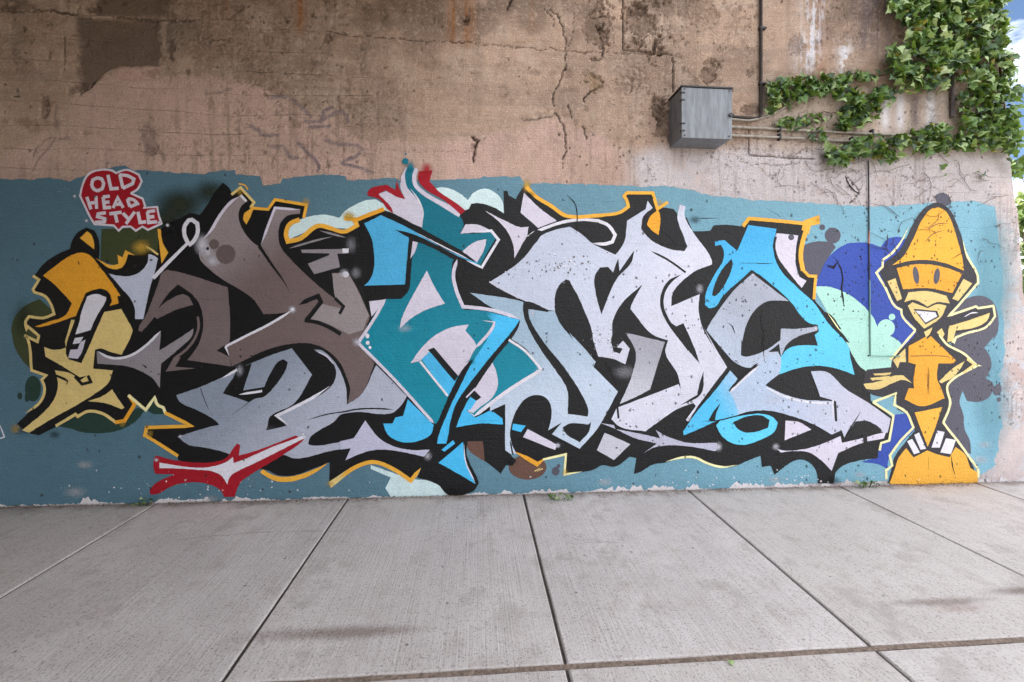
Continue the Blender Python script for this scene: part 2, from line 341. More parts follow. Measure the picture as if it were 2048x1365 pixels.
for g_ in ('240,740 320,730 400,760 470,820 530,880', '500,920 600,925 700,870 760,840 810,870 815,920', '650,1060 720,1090 820,1100 890,1100 930,1140 880,1190 790,1220 770,1245 900,1270 1010,1310',
           '440,1090 500,1150 570,1210 600,1260 590,1300', '240,1115 330,1115 360,1150 380,1190 430,1200', '80,955 130,985 170,1025 280,1025', '540,965 680,965', '620,900 640,840 700,820'):
    ghost(Rq(g_), 4.4, (122, 106, 112), 0.75)
for g_ in ('240,1310 300,1200 420,1060 520,1050', '430,800 420,900 450,1010', '1050,960 1090,1040', '1560,690 1560,720 1750,680', '1210,1150 1260,1220'): ghost(Qq(g_), 3.0, (120, 104, 100), 0.5)
# spalls: broken shallow hollows with a dark lip
def spall(u, v, ru, rv, depth=0.02, dark=(84, 66, 54), a=.6):
    r = np.hypot((U - u) / ru, (V - v) / rv) + 1.7 * (n3 - 0.5) + 2.6 * (n2 - 0.5) + 1.2 * (n4 - 0.5)
    m = 1 - sstep(r, 0.62, 0.86); blend(dark, m * a * (0.5 + 0.9 * n3)); global disp; disp = disp + m * depth * (0.5 + n3)
for a_ in [(1200, 45, 26, 60, .02), (1290, 55, 50, 55, .022), (1320, 70, 16, 38, .03), (1345, 245, 30, 52, .016), (1318, 215, 14, 24, .02), (1258, 170, 40, 40, .01, (176, 152, 134)), (1190, 165, 20, 20, .02, (150, 124, 90)), (1420, 145, 16, 30, .018),
           (165, 18, 40, 9, .018), (20, 15, 26, 12, .018), (340, 90, 18, 36, .012), (155, 178, 16, 7, .015), (298, 275, 20, 22, .006, (120, 100, 92)), (305, 305, 20, 10, .006, (110, 92, 86)), (88, 215, 8, 18, .01),
           (625, 30, 6, 7, .014), (573, 42, 5, 6, .014), (930, 40, 8, 7, .014), (842, 45, 4, 7, .012), (672, 130, 8, 4, .01), (770, 136, 6, 3, .01), (484, 15, 8, 7, .014), (475, 22, 5, 4, .01), (408, 25, 5, 4, .01), (46, 58, 6, 8, .012), (340, 115, 8, 6, .012), (655, 75, 9, 9, .01), (373, 142, 5, 6, .01),
           (945, 300, 7, 22, .02), (1310, 10, 40, 26, .02), (1500, 150, 10, 16, .01), (1500, 220, 18, 8, .012), (1400, 20, 40, 30, .012, (150, 126, 108)), (1600, 90, 14, 22, .01, (120, 104, 98))]:
    spall(*a_[:4], *(a_[4:]))
ch = np.clip(np.abs(fbm(X * 7, Z * 7, 301) - fbm(X * 7, Z * 7, 302)), 0, 1)
chip = (1 - sstep(fbm(X * 30, Z * 30, 311), 0.24, 0.31)) * sstep(n1 + 0.25 * up, 0.42, 0.6)          # scattered small pockmarks
blend((96, 78, 66), chip * 0.5); disp += chip * 0.006
grit_ = sstep(n4, 0.60, 0.74); blend((92, 74, 62), grit_ * 0.28 * (0.35 + sstep(n1, .4, .6)))
blend((206, 180, 160), sstep(-n4, -0.38, -0.26) * 0.35 * (1 - rec) * (1 - rec2))
blend((120, 101, 88), sstep(nvf, 0.56, 0.7) * 0.35 * sstep(n1, .35, .6))
dk_ = sstep(fbm(X * 14, Z * 14, 331), 0.60, 0.70) * sstep(fbm(X * 2.6, Z * 2.6, 337), 0.48, 0.62); blend((96, 76, 62), dk_ * 0.35 * sstep(-V, -330, -240)); disp += dk_ * 0.004
und = sstep(V, 330, 300)                                    # relief outside the painted field only
disp += 0.010 * (fbm(X * 2.2, Z * 2.6, 131) - 0.5) * und * 1.2 + 0.004 * (n3 - 0.5) * und
step = ((U > 1246) & (V < 104)) | ((U > 1345) & (V < 240))
disp += step * -0.006 * und * sstep(-U, -1540, -1500)
disp = np.where(V > 330, np.maximum(disp, 0.0005) , disp)
P[:, 1] = disp
idx = np.arange(nx * nz).reshape(nz, nx)
F = np.stack([idx[:-1, :-1], idx[:-1, 1:], idx[1:, 1:], idx[1:, :-1]], -1).reshape(-1, 4)
keep = (GXX[:-1, :-1] < edge[:-1, None] - 1e-6).ravel() | (GXX[1:, :-1] < edge[1:, None] - 1e-6).ravel()
F = F[keep]
# thickness: end face, top and back
TH = 0.9
ne = len(P); er = np.stack([edge, np.full(nz, 0.012), zs], 1); rough_e = 0.05 * (fbm(zs * 5, zs * 0, 7) - .5)
E1 = np.stack([edge + rough_e - 0.01, np.full(nz, 0.18), zs], 1); E2 = np.stack([edge - 0.02 + rough_e, np.full(nz, TH), zs], 1)
last = idx[:, -1]
Pa = np.concatenate([P, E1, E2, [[X0, TH, ZB], [X0, TH, ZT]]])
F2 = [(last[i], ne + i, ne + i + 1, last[i + 1]) for i in range(nz - 1)] + [(ne + i, ne + nz + i, ne + nz + i + 1, ne + i + 1) for i in range(nz - 1)]
b0, b1 = ne + 2 * nz, ne + 2 * nz + 1
F2 += [(b0, b1, ne + 2 * nz - 1, ne + nz)]
F2 += [(b1, int(idx[-1, 0]), int(last[-1]), ne + 2 * nz - 1)]
colA = np.concatenate([col, np.tile(L((196, 178, 170)), (2 * nz, 1)), np.tile(L((150, 130, 116)), (2, 1))])
me = bpy.data.meshes.new('concrete_wall')
fl = np.concatenate([F.reshape(-1), np.array(F2).reshape(-1)]).astype(np.int32); nf = len(fl) // 4
me.vertices.add(len(Pa)); me.vertices.foreach_set('co', Pa.astype(np.float32).ravel())
me.loops.add(len(fl)); me.loops.foreach_set('vertex_index', fl)
me.polygons.add(nf); me.polygons.foreach_set('loop_start', np.arange(0, nf * 4, 4, dtype=np.int32)); me.polygons.foreach_set('loop_total', np.full(nf, 4, dtype=np.int32))
me.update(calc_edges=True)
ca = me.color_attributes.new('stain', 'FLOAT_COLOR', 'POINT')
ca.data.foreach_set('color', np.concatenate([colA, np.ones((len(colA), 1))], 1).astype(np.float32).ravel())
me.polygons.foreach_set('use_smooth', np.ones(nf, dtype=bool))
me.validate()
wall = bpy.data.objects.new('concrete_wall', me); C.objects.link(wall)
tag(wall, 'tall weathered board-marked concrete wall painted with graffiti, running beside the pavement', 'wall', kind='thing')

mw = bpy.data.materials.new('weathered_concrete'); mw.use_nodes = True; t = mw.node_tree; b = t.nodes['Principled BSDF']; b.inputs['Roughness'].default_value = 0.85
if 'Specular IOR Level' in b.inputs: b.inputs['Specular IOR Level'].default_value = 0.25
g = t.nodes.new('ShaderNodeGroup'); g.node_tree = RELIEF
at = N(t, 'ShaderNodeAttribute', attribute_name='stain'); cmb = t.nodes.new('ShaderNodeCombineXYZ')
tone = mth(t, 'SUBTRACT', mth(t, 'MULTIPLY', g.outputs['Tone'], 1.7), 0.66)
for i in range(3): t.links.new(tone, cmb.inputs[i])
c1 = mixc(t, 1.0, at.outputs['Color'], cmb.outputs[0], 'MULTIPLY')
c1 = mixc(t, mth(t, 'MULTIPLY', g.outputs['Pit'], 0.45), c1, lin((62, 50, 43)))
fs = ss(t, noise(t, (1, 1, 1), 46, 5, .7), 0.60, 0.72); c1 = mixc(t, mth(t, 'MULTIPLY', fs, 0.28), c1, lin((70, 56, 48)))
t.links.new(c1, b.inputs['Base Color'])
bp = N(t, 'ShaderNodeBump', Strength=1.0, Distance=0.012); t.links.new(g.outputs['Height'], bp.inputs['Height']); t.links.new(bp.outputs[0], b.inputs['Normal'])
me.materials.append(mw)

# ------------------------------------------------------------------ ground, road, pavement
dirt = simple('dry_ground', (120, 112, 88), 0.95, 0, 1.5, 0.35, bump=0.6, dist=0.03)
asph = simple('bounce_road', (128, 124, 118), 0.9, 0, 60, 0.3, bump=0.6, dist=0.006)  # unseen road, its tone chosen for the light it bounces onto the wall
conc_k = simple('kerb_concrete', (168, 163, 156), 0.85, 0, 24, 0.16)
def sheet(name, x0, x1, y0, y1, dz, mat, n=1):
    o = obj(name, [(x0, y0, gz(x0) + dz), (x1, y0, gz(x1) + dz), (x1, y1, gz(x1) + dz), (x0, y1, gz(x0) + dz)], [(0, 1, 2, 3)], mat); tag(o, kind='structure'); return o
sheet('ground', -1500, 1500, -1500, 1500, -0.18, dirt)
Y_EXP = on_ground(1135, 1332)[1]                        # the wide lengthwise joint
ROWS = [(-0.012, Y_EXP + 0.014), (Y_EXP - 0.014, 2 * Y_EXP + 0.02), (2 * Y_EXP + 0.008, 3 * Y_EXP + 0.02)]
Y_KERB = 3 * Y_EXP
sheet('road', -60, 60, Y_KERB - 9.5, Y_KERB - 0.17, -0.135, asph)
joints = [on_ground(300, 1015)[0], on_ground(690, 1004)[0], on_ground(1047, 996)[0], on_ground(1385, 989)[0], on_ground(1680, 975)[0], on_ground(1963, 970)[0]]
far = [on_ground(0, 1195)[0], on_ground(445, 1365)[0], on_ground(1134, 1330)[0], on_ground(1752, 1300)[0], on_ground(2048, 1150)[0], on_ground(2048, 1001)[0]]
JX = [0.5 * (a + b) for a, b in zip(joints, far)]
pitch = (JX[-1] - JX[0]) / (len(JX) - 1)
JX = [JX[0] - pitch * k for k in (4, 3, 2, 1)] + JX + [JX[-1] + pitch * k for k in (1, 2, 3, 4)]
base_m = simple('joint_dirt', (62, 54, 48), 0.95, 0, 40, 0.35)
pav = obj('pavement', [(JX[0], Y_KERB, gz(JX[0]) - 0.010), (JX[-1], Y_KERB, gz(JX[-1]) - 0.010), (JX[-1], 0.3, gz(JX[-1]) - 0.010), (JX[0], 0.3, gz(JX[0]) - 0.010)], [(0, 1, 2, 3)], base_m)
tag(pav, kind='structure')
# broom-finished concrete
ms = bpy.data.materials.new('broomed_concrete'); ms.use_nodes = True; t = ms.node_tree; b = t.nodes['Principled BSDF']; b.inputs['Roughness'].default_value = 0.8
if 'Specular IOR Level' in b.inputs: b.inputs['Specular IOR Level'].default_value = 0.3
broom = noise(t, (120, 1.5, 1), 1.0, 2, 0.65); broom2 = noise(t, (34, 0.5, 1), 1.0, 3, 0.65); big = noise(t, (1, 1, 1), 1.4, 5, 0.6); grit = noise(t, (1, 1, 1), 95, 3, 0.75); mot = noise(t, (1, 1, 1), 9, 5, 0.65)
c1 = mixc(t, ss(t, big, 0.35, 0.68), lin((188, 180, 177)), lin((206, 198, 195)))
oi = N(t, 'ShaderNodeObjectInfo'); c1 = mixc(t, mth(t, 'MULTIPLY', oi.outputs['Random'], 0.6), c1, lin((188, 180, 174)))
c1 = mixc(t, mth(t, 'MULTIPLY', ss(t, mot, 0.48, 0.72), 0.55), c1, lin((172, 160, 152)))
c1 = mixc(t, mth(t, 'MULTIPLY', ss(t, broom, 0.48, 0.68), 0.22), c1, lin((150, 137, 129)))
c1 = mixc(t, mth(t, 'MULTIPLY', ss(t, broom2, 0.5, 0.70), 0.20), c1, lin((164, 151, 142)))
c1 = mixc(t, mth(t, 'MULTIPLY', ss(t, grit, 0.52, 0.68), 0.68), c1, lin((108, 97, 91)))
dirtp = mth(t, 'MULTIPLY', ss(t, noise(t, (1, 1, 1), 2.7, 6, .68), 0.53, 0.66), 0.38); c1 = mixc(t, dirtp, c1, lin((142, 131, 124)))
spk = N(t, 'ShaderNodeTexVoronoi', Scale=7.0); t.links.new(scaled_pos(t, (1, 1, 1)), spk.inputs['Vector'])
sv = t.nodes.new('ShaderNodeSeparateXYZ'); t.links.new(spk.outputs['Color'], sv.inputs[0])
sp = mth(t, 'MULTIPLY', mth(t, 'SUBTRACT', 1.0, ss(t, mth(t, 'ADD', spk.outputs['Distance'], mth(t, 'MULTIPLY', grit, 0.05)), 0.05, 0.11)), mth(t, 'GREATER_THAN', sv.outputs['X'], 0.5))
c1 = mixc(t, mth(t, 'MULTIPLY', sp, 0.75), c1, lin((84, 78, 76)))
geo = t.nodes.new('ShaderNodeNewGeometry'); sx = t.nodes.new('ShaderNodeSeparateXYZ'); t.links.new(geo.outputs['Position'], sx.inputs[0])
def soft_mark(c, u, v, u2, wy, amt, color):                  # long soft brown marks lying along the pavement
    p = on_ground(u, v); q = on_ground(u2, v); half = abs(q[0] - p[0])
    a = mth(t, 'DIVIDE', mth(t, 'SUBTRACT', sx.outputs['X'], float(p[0])), float(half))
    bq = mth(t, 'DIVIDE', mth(t, 'ADD', mth(t, 'SUBTRACT', sx.outputs['Y'], float(p[1])), mth(t, 'MULTIPLY', mth(t, 'SUBTRACT', mot, 0.5), 0.05)), wy)
    r = mth(t, 'SQRT', mth(t, 'ADD', mth(t, 'MULTIPLY', a, a), mth(t, 'MULTIPLY', bq, bq)))
    m = mth(t, 'MULTIPLY', mth(t, 'SUBTRACT', 1.0, ss(t, r, 0.1, 1.0)), mth(t, 'ADD', amt, mth(t, 'MULTIPLY', mth(t, 'SUBTRACT', grit, 0.5), 0.8)), clamp=True)
    return mixc(t, m, c, lin(color))
c1 = soft_mark(c1, 690, 1266, 850, 0.070, 0.62, (96, 78, 62)); c1 = soft_mark(c1, 560, 1270, 690, 0.06, 0.38, (104, 86, 70)); c1 = soft_mark(c1, 790, 1262, 900, 0.045, 0.3, (110, 92, 78))
c1 = soft_mark(c1, 1880, 1204, 2040, 0.045, 0.62, (108, 92, 82)); c1 = soft_mark(c1, 2045, 1182, 2150, 0.05, 0.66, (98, 84, 74)); c1 = soft_mark(c1, 1920, 1216, 2010, 0.05, 0.35, (140, 110, 100))
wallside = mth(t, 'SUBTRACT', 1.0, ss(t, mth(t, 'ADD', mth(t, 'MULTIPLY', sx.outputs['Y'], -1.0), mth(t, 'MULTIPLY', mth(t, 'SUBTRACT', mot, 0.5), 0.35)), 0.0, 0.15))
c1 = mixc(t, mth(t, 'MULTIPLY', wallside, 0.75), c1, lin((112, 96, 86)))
for (uu, vv, rad) in ((1150, 1078, .10), (1255, 1088, .09), (945, 1025, .22)):         # flecks of teal paint dripped by the mural
    p = on_ground(uu, vv); vd = t.nodes.new('ShaderNodeVectorMath'); vd.operation = 'DISTANCE'; t.links.new(geo.outputs['Position'], vd.inputs[0]); vd.inputs[1].default_value = tuple(p)
    f = mth(t, 'MULTIPLY', mth(t, 'SUBTRACT', 1.0, ss(t, vd.outputs['Value'], rad * .4, rad)), ss(t, noise(t, (1, 2.5, 1), 38, 3, .6), 0.60, 0.66))
    c1 = mixc(t, mth(t, 'MULTIPLY', f, 0.8), c1, lin((84, 104, 124)))
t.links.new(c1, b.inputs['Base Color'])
hh = mth(t, 'ADD', mth(t, 'MULTIPLY', broom, 0.7), mth(t, 'ADD', mth(t, 'MULTIPLY', broom2, 0.5), mth(t, 'MULTIPLY', grit, 0.6)))
bp = N(t, 'ShaderNodeBump', Strength=0.85, Distance=0.005); t.links.new(hh, bp.inputs['Height']); t.links.new(bp.outputs[0], b.inputs['Normal'])
def slab(x0, x1, y0, y1, th=0.10):
    # top with a tooled, rounded margin; edges wander by a millimetre or two
    prof = [(0.0, -th), (0.0, -0.012), (0.003, -0.004), (0.009, 0.0)]
    n = 8; vs_, fs = [], []
    jx = [rnd.uniform(-.0015, .0015) for _ in range(4 * n)]
    ring = []
    for s in range(4):
        for k in range(n):
            f = k / n
            p = [(x0 + f * (x1 - x0), y0), (x1, y0 + f * (y1 - y0)), (x1 - f * (x1 - x0), y1), (x0, y1 - f * (y1 - y0))][s]
            ring.append(p)
    cx, cy = (x0 + x1) / 2, (y0 + y1) / 2; m = len(ring)
    for ins, dz in prof:
        for i, (px, py) in enumerate(ring):
            qx = px - math.copysign(min(ins, abs(px - cx)), px - cx) * (1 if abs(px - x0) < 1e-6 or abs(px - x1) < 1e-6 else 0) + jx[i] * (dz > -0.05)
            qy = py - math.copysign(min(ins, abs(py - cy)), py - cy) * (1 if abs(py - y0) < 1e-6 or abs(py - y1) < 1e-6 else 0) + jx[(i * 7) % m] * (dz > -0.05)
            vs_.append((qx, qy, gz(qx) + dz))
    for r in range(len(prof) - 1):
        for i in range(m):
            j = (i + 1) % m; fs.append((r * m + i, r * m + j, (r + 1) * m + j, (r + 1) * m + i))
    fs.append(tuple((len(prof) - 1) * m + i for i in range(m)))
    return vs_, fs
for r, (yt, yb) in enumerate(ROWS):
    for i in range(len(JX) - 1):
        w = 0.0060
        v, f = slab(JX[i] + w, JX[i + 1] - w, yb + (w if r else 0.0) if r != 0 else yb, yt)
        s = obj('paving_slab', v, f, ms, pav); s.location.z = rnd.uniform(-0.0015, 0.0015)
# expansion strip of brown fibre board in the wide joint, in lengths
strip = simple('fibre_joint', (122, 106, 94), 0.95, 0, 60, 0.4, bump=0.8, dist=0.006)
for i in range(len(JX) - 1):
    x0, x1 = JX[i], JX[i + 1]; z = -0.0045 - rnd.uniform(0, .002)
    n = 14; v, f = [], []
    for k in range(n + 1):
        x = x0 + (x1 - x0) * k / n
        for yy, dz in ((Y_EXP - 0.0137, -0.05), (Y_EXP - 0.0137, z + rnd.uniform(-.0018, .0018)), (Y_EXP + 0.0137, z + rnd.uniform(-.0018, .0018)), (Y_EXP + 0.0137, -0.05)): v.append((x, yy, gz(x) + dz))
    for k in range(n):
        for q in range(3): f.append((k * 4 + q, k * 4 + 4 + q, k * 4 + 5 + q, k * 4 + 1 + q))
    obj('joint_strip', v, f, strip, pav)
for i in range(len(JX) - 1):
    x0, x1 = JX[i] + .003, JX[i + 1] - .003
    v, f = bevel_box(x0, x1, Y_KERB - 0.165, Y_KERB - 0.004, -0.3, 0.0, 0.012); v = [(a, b_, c + gz(a)) for a, b_, c in v]
    obj('kerb_stone', v, f, conc_k, pav)
# hairline cracks across the slabs
hair = simple('hairline', (98, 86, 80), .95)
def hairline(pts, w):
    q = []
    for (a, b_) in zip(pts[:-1], pts[1:]):
        for k in range(8): q.append(np.array(on_ground(a[0] + (b_[0] - a[0]) * k / 8, a[1] + (b_[1] - a[1]) * k / 8)))
    q = [c_ + np.array((rnd.gauss(0, .004), rnd.gauss(0, .006), .0035)) for c_ in q]; v, f = [], []
    for i, c_ in enumerate(q):
        ww = w * (.3 + rnd.random()) * min(1, i / 4, (len(q) - 1 - i) / 4 + .1); v += [tuple(c_ + np.array((0, ww, 0))), tuple(c_ - np.array((0, ww, 0)))]
    f = [(2 * i, 2 * i + 1, 2 * i + 3, 2 * i + 2) for i in range(len(q) - 1)]
    obj('hairline_crack', v, f, hair, pav)
hairline([(340, 1083), (440, 1072), (520, 1066), (640, 1063), (720, 1063)], .0016); hairline([(1285, 1000), (1300, 1012), (1318, 1016)], .002); hairline([(845, 1012), (930, 1022), (1000, 1018)], .0015); hairline([(1140, 1088), (1200, 1085), (1262, 1089)], .0015)
# ------------------------------------------------------------------ overpass overhead, out of frame, added and sized to shade the left
dk = simple('deck_concrete', (150, 138, 126), 0.9, 0, 3, 0.2)
DECK_X1 = 0.1
deck = obj('overpass_shade_deck', *bevel_box(-40, DECK_X1, -16, -0.012, 4.36, ZT + 0.2, 0.03), dk)
tag(deck, 'unseen concrete overpass deck added above the left part of the painted wall for shade', 'bridge')

opp = obj('far_shade_wall', *bevel_box(-40, DECK_X1 - 1.5, -16.9, -16.0, -0.4, 4.35, 0.03), dk)  # unseen wall added to close the far side and darken the left
tag(opp, 'unseen bare concrete wall added across the road to darken the left', 'wall')

# ------------------------------------------------------------------ the mural: traced shapes on the wall plane, thin coats of paint over each other
CROP = {'A': (0, 300, 3.791), 'B': (0, 640, 3.412), 'C': (400, 340, 4.265), 'D': (260, 540, 4.267), 'E': (280, 740, 4.876), 'F': (680, 300, 4.266), 'G': (680, 580, 3.25),
        'H': (940, 360, 4.267), 'I': (980, 600, 3.791), 'J': (1280, 380, 4.267), 'K': (1280, 640, 3.938), 'L': (1600, 380, 4.266), 'M': (1680, 660, 4.014), 'X': (0, 0, 1.0)}
def px(s):
    out = []; o = CROP['X']
    for k in s.split():
        if k.isalpha(): o = CROP[k]; continue
        a, b = k.split(','); out.append((o[0] + float(a) / o[2], o[1] + float(b) / o[2]))
    return out, o[2]
def smooth(pts, closed, lim=42, stepx=4.0):
    """Catmull-Rom through the points; turns sharper than lim degrees stay corners."""
    n = len(pts); Pn = [np.array(p, float) for p in pts]; tan = []
    for i in range(n):
        if not closed and i in (0, n - 1): tan.append(None); continue
        a, b, c = Pn[i - 1], Pn[i], Pn[(i + 1) % n]; u, v = b - a, c - b; lu, lv = np.linalg.norm(u) + 1e-9, np.linalg.norm(v) + 1e-9
        ang = math.degrees(math.acos(max(-1, min(1, float(u @ v) / (lu * lv)))))
        tan.append(None if ang > lim else (u / lu + v / lv) / (np.linalg.norm(u / lu + v / lv) + 1e-9))
    out = []
    for i in range(n if closed else n - 1):
        a, b = Pn[i], Pn[(i + 1) % n]; Ls = np.linalg.norm(b - a); d = (b - a) / (Ls + 1e-9)
        ta, tb = tan[i], tan[(i + 1) % n]
        k = max(1, int(Ls / stepx)) if (ta is not None or tb is not None) else max(1, int(Ls / 14))
        ta = d if ta is None else ta; tb = d if tb is None else tb
        for q in range(k):
            s = q / k; h00 = 2 * s ** 3 - 3 * s ** 2 + 1; h10 = s ** 3 - 2 * s ** 2 + s; h01 = -2 * s ** 3 + 3 * s ** 2; h11 = s ** 3 - s ** 2
            out.append(h00 * a + h10 * Ls * ta + h01 * b + h11 * Ls * tb)
    if not closed: out.append(Pn[-1])
    return out
CELL = 5; LEV = np.zeros((1365 // CELL + 4, 2400 // CELL + 4), int)
def cells(poly):
    q = np.array(poly); x0, y0 = np.floor(q.min(0) / CELL).astype(int) - 1; x1, y1 = np.ceil(q.max(0) / CELL).astype(int) + 1
    x0, y0 = max(x0, 0), max(y0, 0); x1, y1 = min(x1, LEV.shape[1] - 1), min(y1, LEV.shape[0] - 1)
    gx, gy = np.meshgrid((np.arange(x0, x1 + 1) + .5) * CELL, (np.arange(y0, y1 + 1) + .5) * CELL)
    ins = np.zeros(gx.shape, bool); n = len(q)
    for i in range(n):
        a, b = q[i], q[(i + 1) % n]
        if a[1] != b[1]:
            c = (a[1] > gy) != (b[1] > gy); ins ^= c & (gx < (b[0] - a[0]) * (gy - a[1]) / (b[1] - a[1]) + a[0])
        k = int(np.hypot(*(b - a)) / (CELL * .7)) + 1
        for s in range(k + 1):
            p = a + (b - a) * s / k; i0 = int(p[1] / CELL) - y0; j0 = int(p[0] / CELL) - x0
            if 0 <= i0 < ins.shape[0] and 0 <= j0 < ins.shape[1]: ins[i0, j0] = True
    return (slice(y0, y1 + 1), slice(x0, x1 + 1)), ins
def level(poly):
    sl, ins = cells(poly); sub = LEV[sl]; l = (sub[ins].max() if ins.any() else 0) + 1; sub[ins] = l; return l
COAT = 0.00035
def fill2d(poly):
    vv = [Vector((float(p[0]), float(p[1]))) for p in poly]; n = len(vv)
    r = delaunay_2d_cdt(vv, [], [list(range(n))], 1, 1e-4)
    return [(p.x, p.y) for p in r[0]], [tuple(f) for f in r[2]]
def paint_obj(name, polys, mat, parent):
    vs_, fs = [], []
    for poly in polys:
        l = level(poly); y = -(0.003 + COAT * l); v2, f2 = fill2d(poly); o = len(vs_)
        vs_ += [tuple(on_wall(a, b, y)) for a, b in v2]; fs += [tuple(o + i for i in f) for f in f2]
    # all triangles face the street
    ff = []
    for f in fs:
        a, b, c = (np.array(vs_[i]) for i in f[:3]); ff.append(f if np.cross(b - a, c - a)[1] < 0 else f[::-1])
    return obj(name, vs_, ff, mat, parent)
def jitter(poly, amp):
    return [p + np.array((rnd.uniform(-amp, amp), rnd.uniform(-amp, amp))) for p in poly]
def poly(name, s, mat, parent, jit=0.35, lim=42):
    pts, sc = px(s); q = smooth(pts, True, lim); return paint_obj(name, [jitter(q, jit)], mat, parent)
def ribbon(q, w0, w1=None, taper=(0, 0), mid=None):
    w1 = w0 if w1 is None else w1; n = len(q); Q = np.array(q); Lf, Rt = [], []
    for i in range(n):
        a = Q[i] - Q[max(i - 1, 0)]; b = Q[min(i + 1, n - 1)] - Q[i]
        a = a / (np.linalg.norm(a) + 1e-9) if i else b / (np.linalg.norm(b) + 1e-9); b = b / (np.linalg.norm(b) + 1e-9) if i < n - 1 else a
        t_ = a + b; L_ = np.linalg.norm(t_); t_ = t_ / L_ if L_ > .3 else a
        m = 1 / max(L_ / 2, 0.62); nn = np.array((-t_[1], t_[0])); f = i / (n - 1); w = w0 + (w1 - w0) * f
        if taper[0]: w *= min(1, f / taper[0] + .04)
        if taper[1]: w *= min(1, (1 - f) / taper[1] + .04)
        Lf.append(Q[i] + nn * w * m / 2); Rt.append(Q[i] - nn * w * m / 2)
    return Lf + Rt[::-1]
def stroke(name, s, w, mat, parent, w1=None, taper=(0, 0), parts=1, jit=0.25, lim=42):
    """w is in photograph pixels"""
    pts, sc = px(s); q = smooth(pts, False, lim); n = len(q); polys = []
    if parts == 1: polys = [jitter(ribbon(q, w, w1, taper), jit)]
    else:
        for k in range(parts):
            a, b = k * (n - 1) // parts, (k + 1) * (n - 1) // parts; polys.append(jitter(ribbon(q[a:b + 1], w), jit))
    return paint_obj(name, polys, mat, parent)
def dot(name, s, r, mat, parent, ry=None, rot=0):
    (c,), sc = px(s); ry = ry or r; a = math.radians(rot)
    q = [np.array((c[0] + math.cos(t_) * r * math.cos(a) - math.sin(t_) * ry * math.sin(a), c[1] + math.cos(t_) * r * math.sin(a) + math.sin(t_) * ry * math.cos(a))) for t_ in np.linspace(0, 2 * math.pi, 22)[:-1]]
    return paint_obj(name, [jitter(q, .2)], mat, parent)
def spray(name, s, r, mat, parent, ry=None, amt=0.8, hard=0.0):
    """round puff of overspray fading to nothing at its rim"""
    if name == 'highlight': r, ry, amt = r * .8, (ry or r) * .8, amt * .8
    (c,), sc = px(s); ry = ry or r; rings = [0, .2, .4, .6, .8, 1.0]; n = 18
    outer = [np.array((c[0] + math.cos(t_) * r, c[1] + math.sin(t_) * ry)) for t_ in np.linspace(0, 2 * math.pi, n + 1)[:-1]]
    y = -(0.003 + COAT * level(outer)); v, f, al = [], [], []
    v.append(tuple(on_wall(c[0], c[1], y))); al.append(amt)
    for k in rings[1:]:
        for i in range(n):
            p = np.array(c) + (outer[i] - np.array(c)) * k; v.append(tuple(on_wall(p[0], p[1], y))); kk = max(0, (k - hard) / (1 - hard)); al.append(amt * (1 - kk) ** 2 * (1 + 2 * kk))
    for i in range(n): f.append((0, 1 + i, 1 + (i + 1) % n))
    for r_ in range(len(rings) - 2):
        for i in range(n):
            j = (i + 1) % n; a0 = 1 + r_ * n; a1 = a0 + n; f.append((a0 + i, a1 + i, a1 + j, a0 + j))
    o = obj(name, v, f, mat, parent); at = o.data.attributes.new('cover', 'FLOAT', 'POINT'); at.data.foreach_set('value', al); return o

# paints
W = wall_paint
teal = W('paint_teal_lit_right', (84, 117, 132), (126, 176, 194), (400, 700), (2000, 700), wear=0.35)  # teal lightens to the right: the light's falloff along the wall is painted in
white = W('paint_white', (226, 222, 230)); lav = W('paint_lavender_white', (214, 206, 220)); silver = W('paint_silver', (194, 199, 216), (214, 213, 226), (1060, 560), (1330, 760))
black = W('paint_black', (11, 10, 12), rough=0.5, bump=0.75); brown = W('paint_brown_grey', (116, 98, 96), (134, 122, 122), (520, 640), (700, 600))
brownk = W('paint_brown_grey_slab', (148, 134, 134), (114, 97, 95), (470, 470), (540, 560)); hook = W('paint_brown_hook', (118, 102, 101)); dkbrown = W('paint_brown_spot', (104, 90, 88))
star = W('paint_mid_grey', (146, 138, 142)); bluegrey = W('paint_blue_grey', (138, 147, 162), (180, 183, 198), (480, 740), (620, 900))
cyan = W('paint_sky_blue', (78, 176, 222), (72, 190, 240), (760, 560), (900, 900)); cyan2 = W('paint_sky_blue_right', (66, 172, 226), (96, 204, 240), (1480, 460), (1600, 720), rough=.55)
cyanfade = W('paint_blue_fade', (84, 192, 236), (184, 200, 222), (1430, 830), (1520, 770)); tealp = W('paint_deep_teal', (4, 112, 132), (10, 138, 160), (880, 420), (840, 800)); tealfade = W('paint_teal_to_blue', (0, 122, 142), (72, 190, 240), (965, 622), (995, 645))
pale = W('paint_pale_blue_grey', (160, 182, 200), (194, 206, 222), (1090, 640), (1130, 800)); pale2 = W('paint_pale_blue_body', (180, 196, 218), (200, 198, 214), (1480, 800), (1740, 850))
greyleg = W('paint_cool_grey', (166, 164, 174), (198, 197, 206), (1290, 680), (1240, 800)); greyA = W('paint_grey_inner', (170, 174, 188), (188, 198, 216), (1530, 620), (1480, 730))
orange = W('paint_orange', (236, 164, 44)); ochre = W('paint_amber', (240, 176, 60)); cream = W('paint_pale_yellow', (228, 200, 128)); lemon = W('paint_cream_line', (246, 236, 176))
red = W('paint_red', (164, 12, 32)); olive = W('paint_olive', (62, 70, 40)); dgreen = W('paint_dark_green', (34, 60, 50)); mint = W('paint_mint', (176, 224, 208)); icemint = W('paint_ice_white', (212, 232, 232))
blue = W('paint_royal_blue', (50, 76, 166)); slate = W('paint_slate', (84, 82, 94)); umber = W('paint_umber', (104, 74, 62))
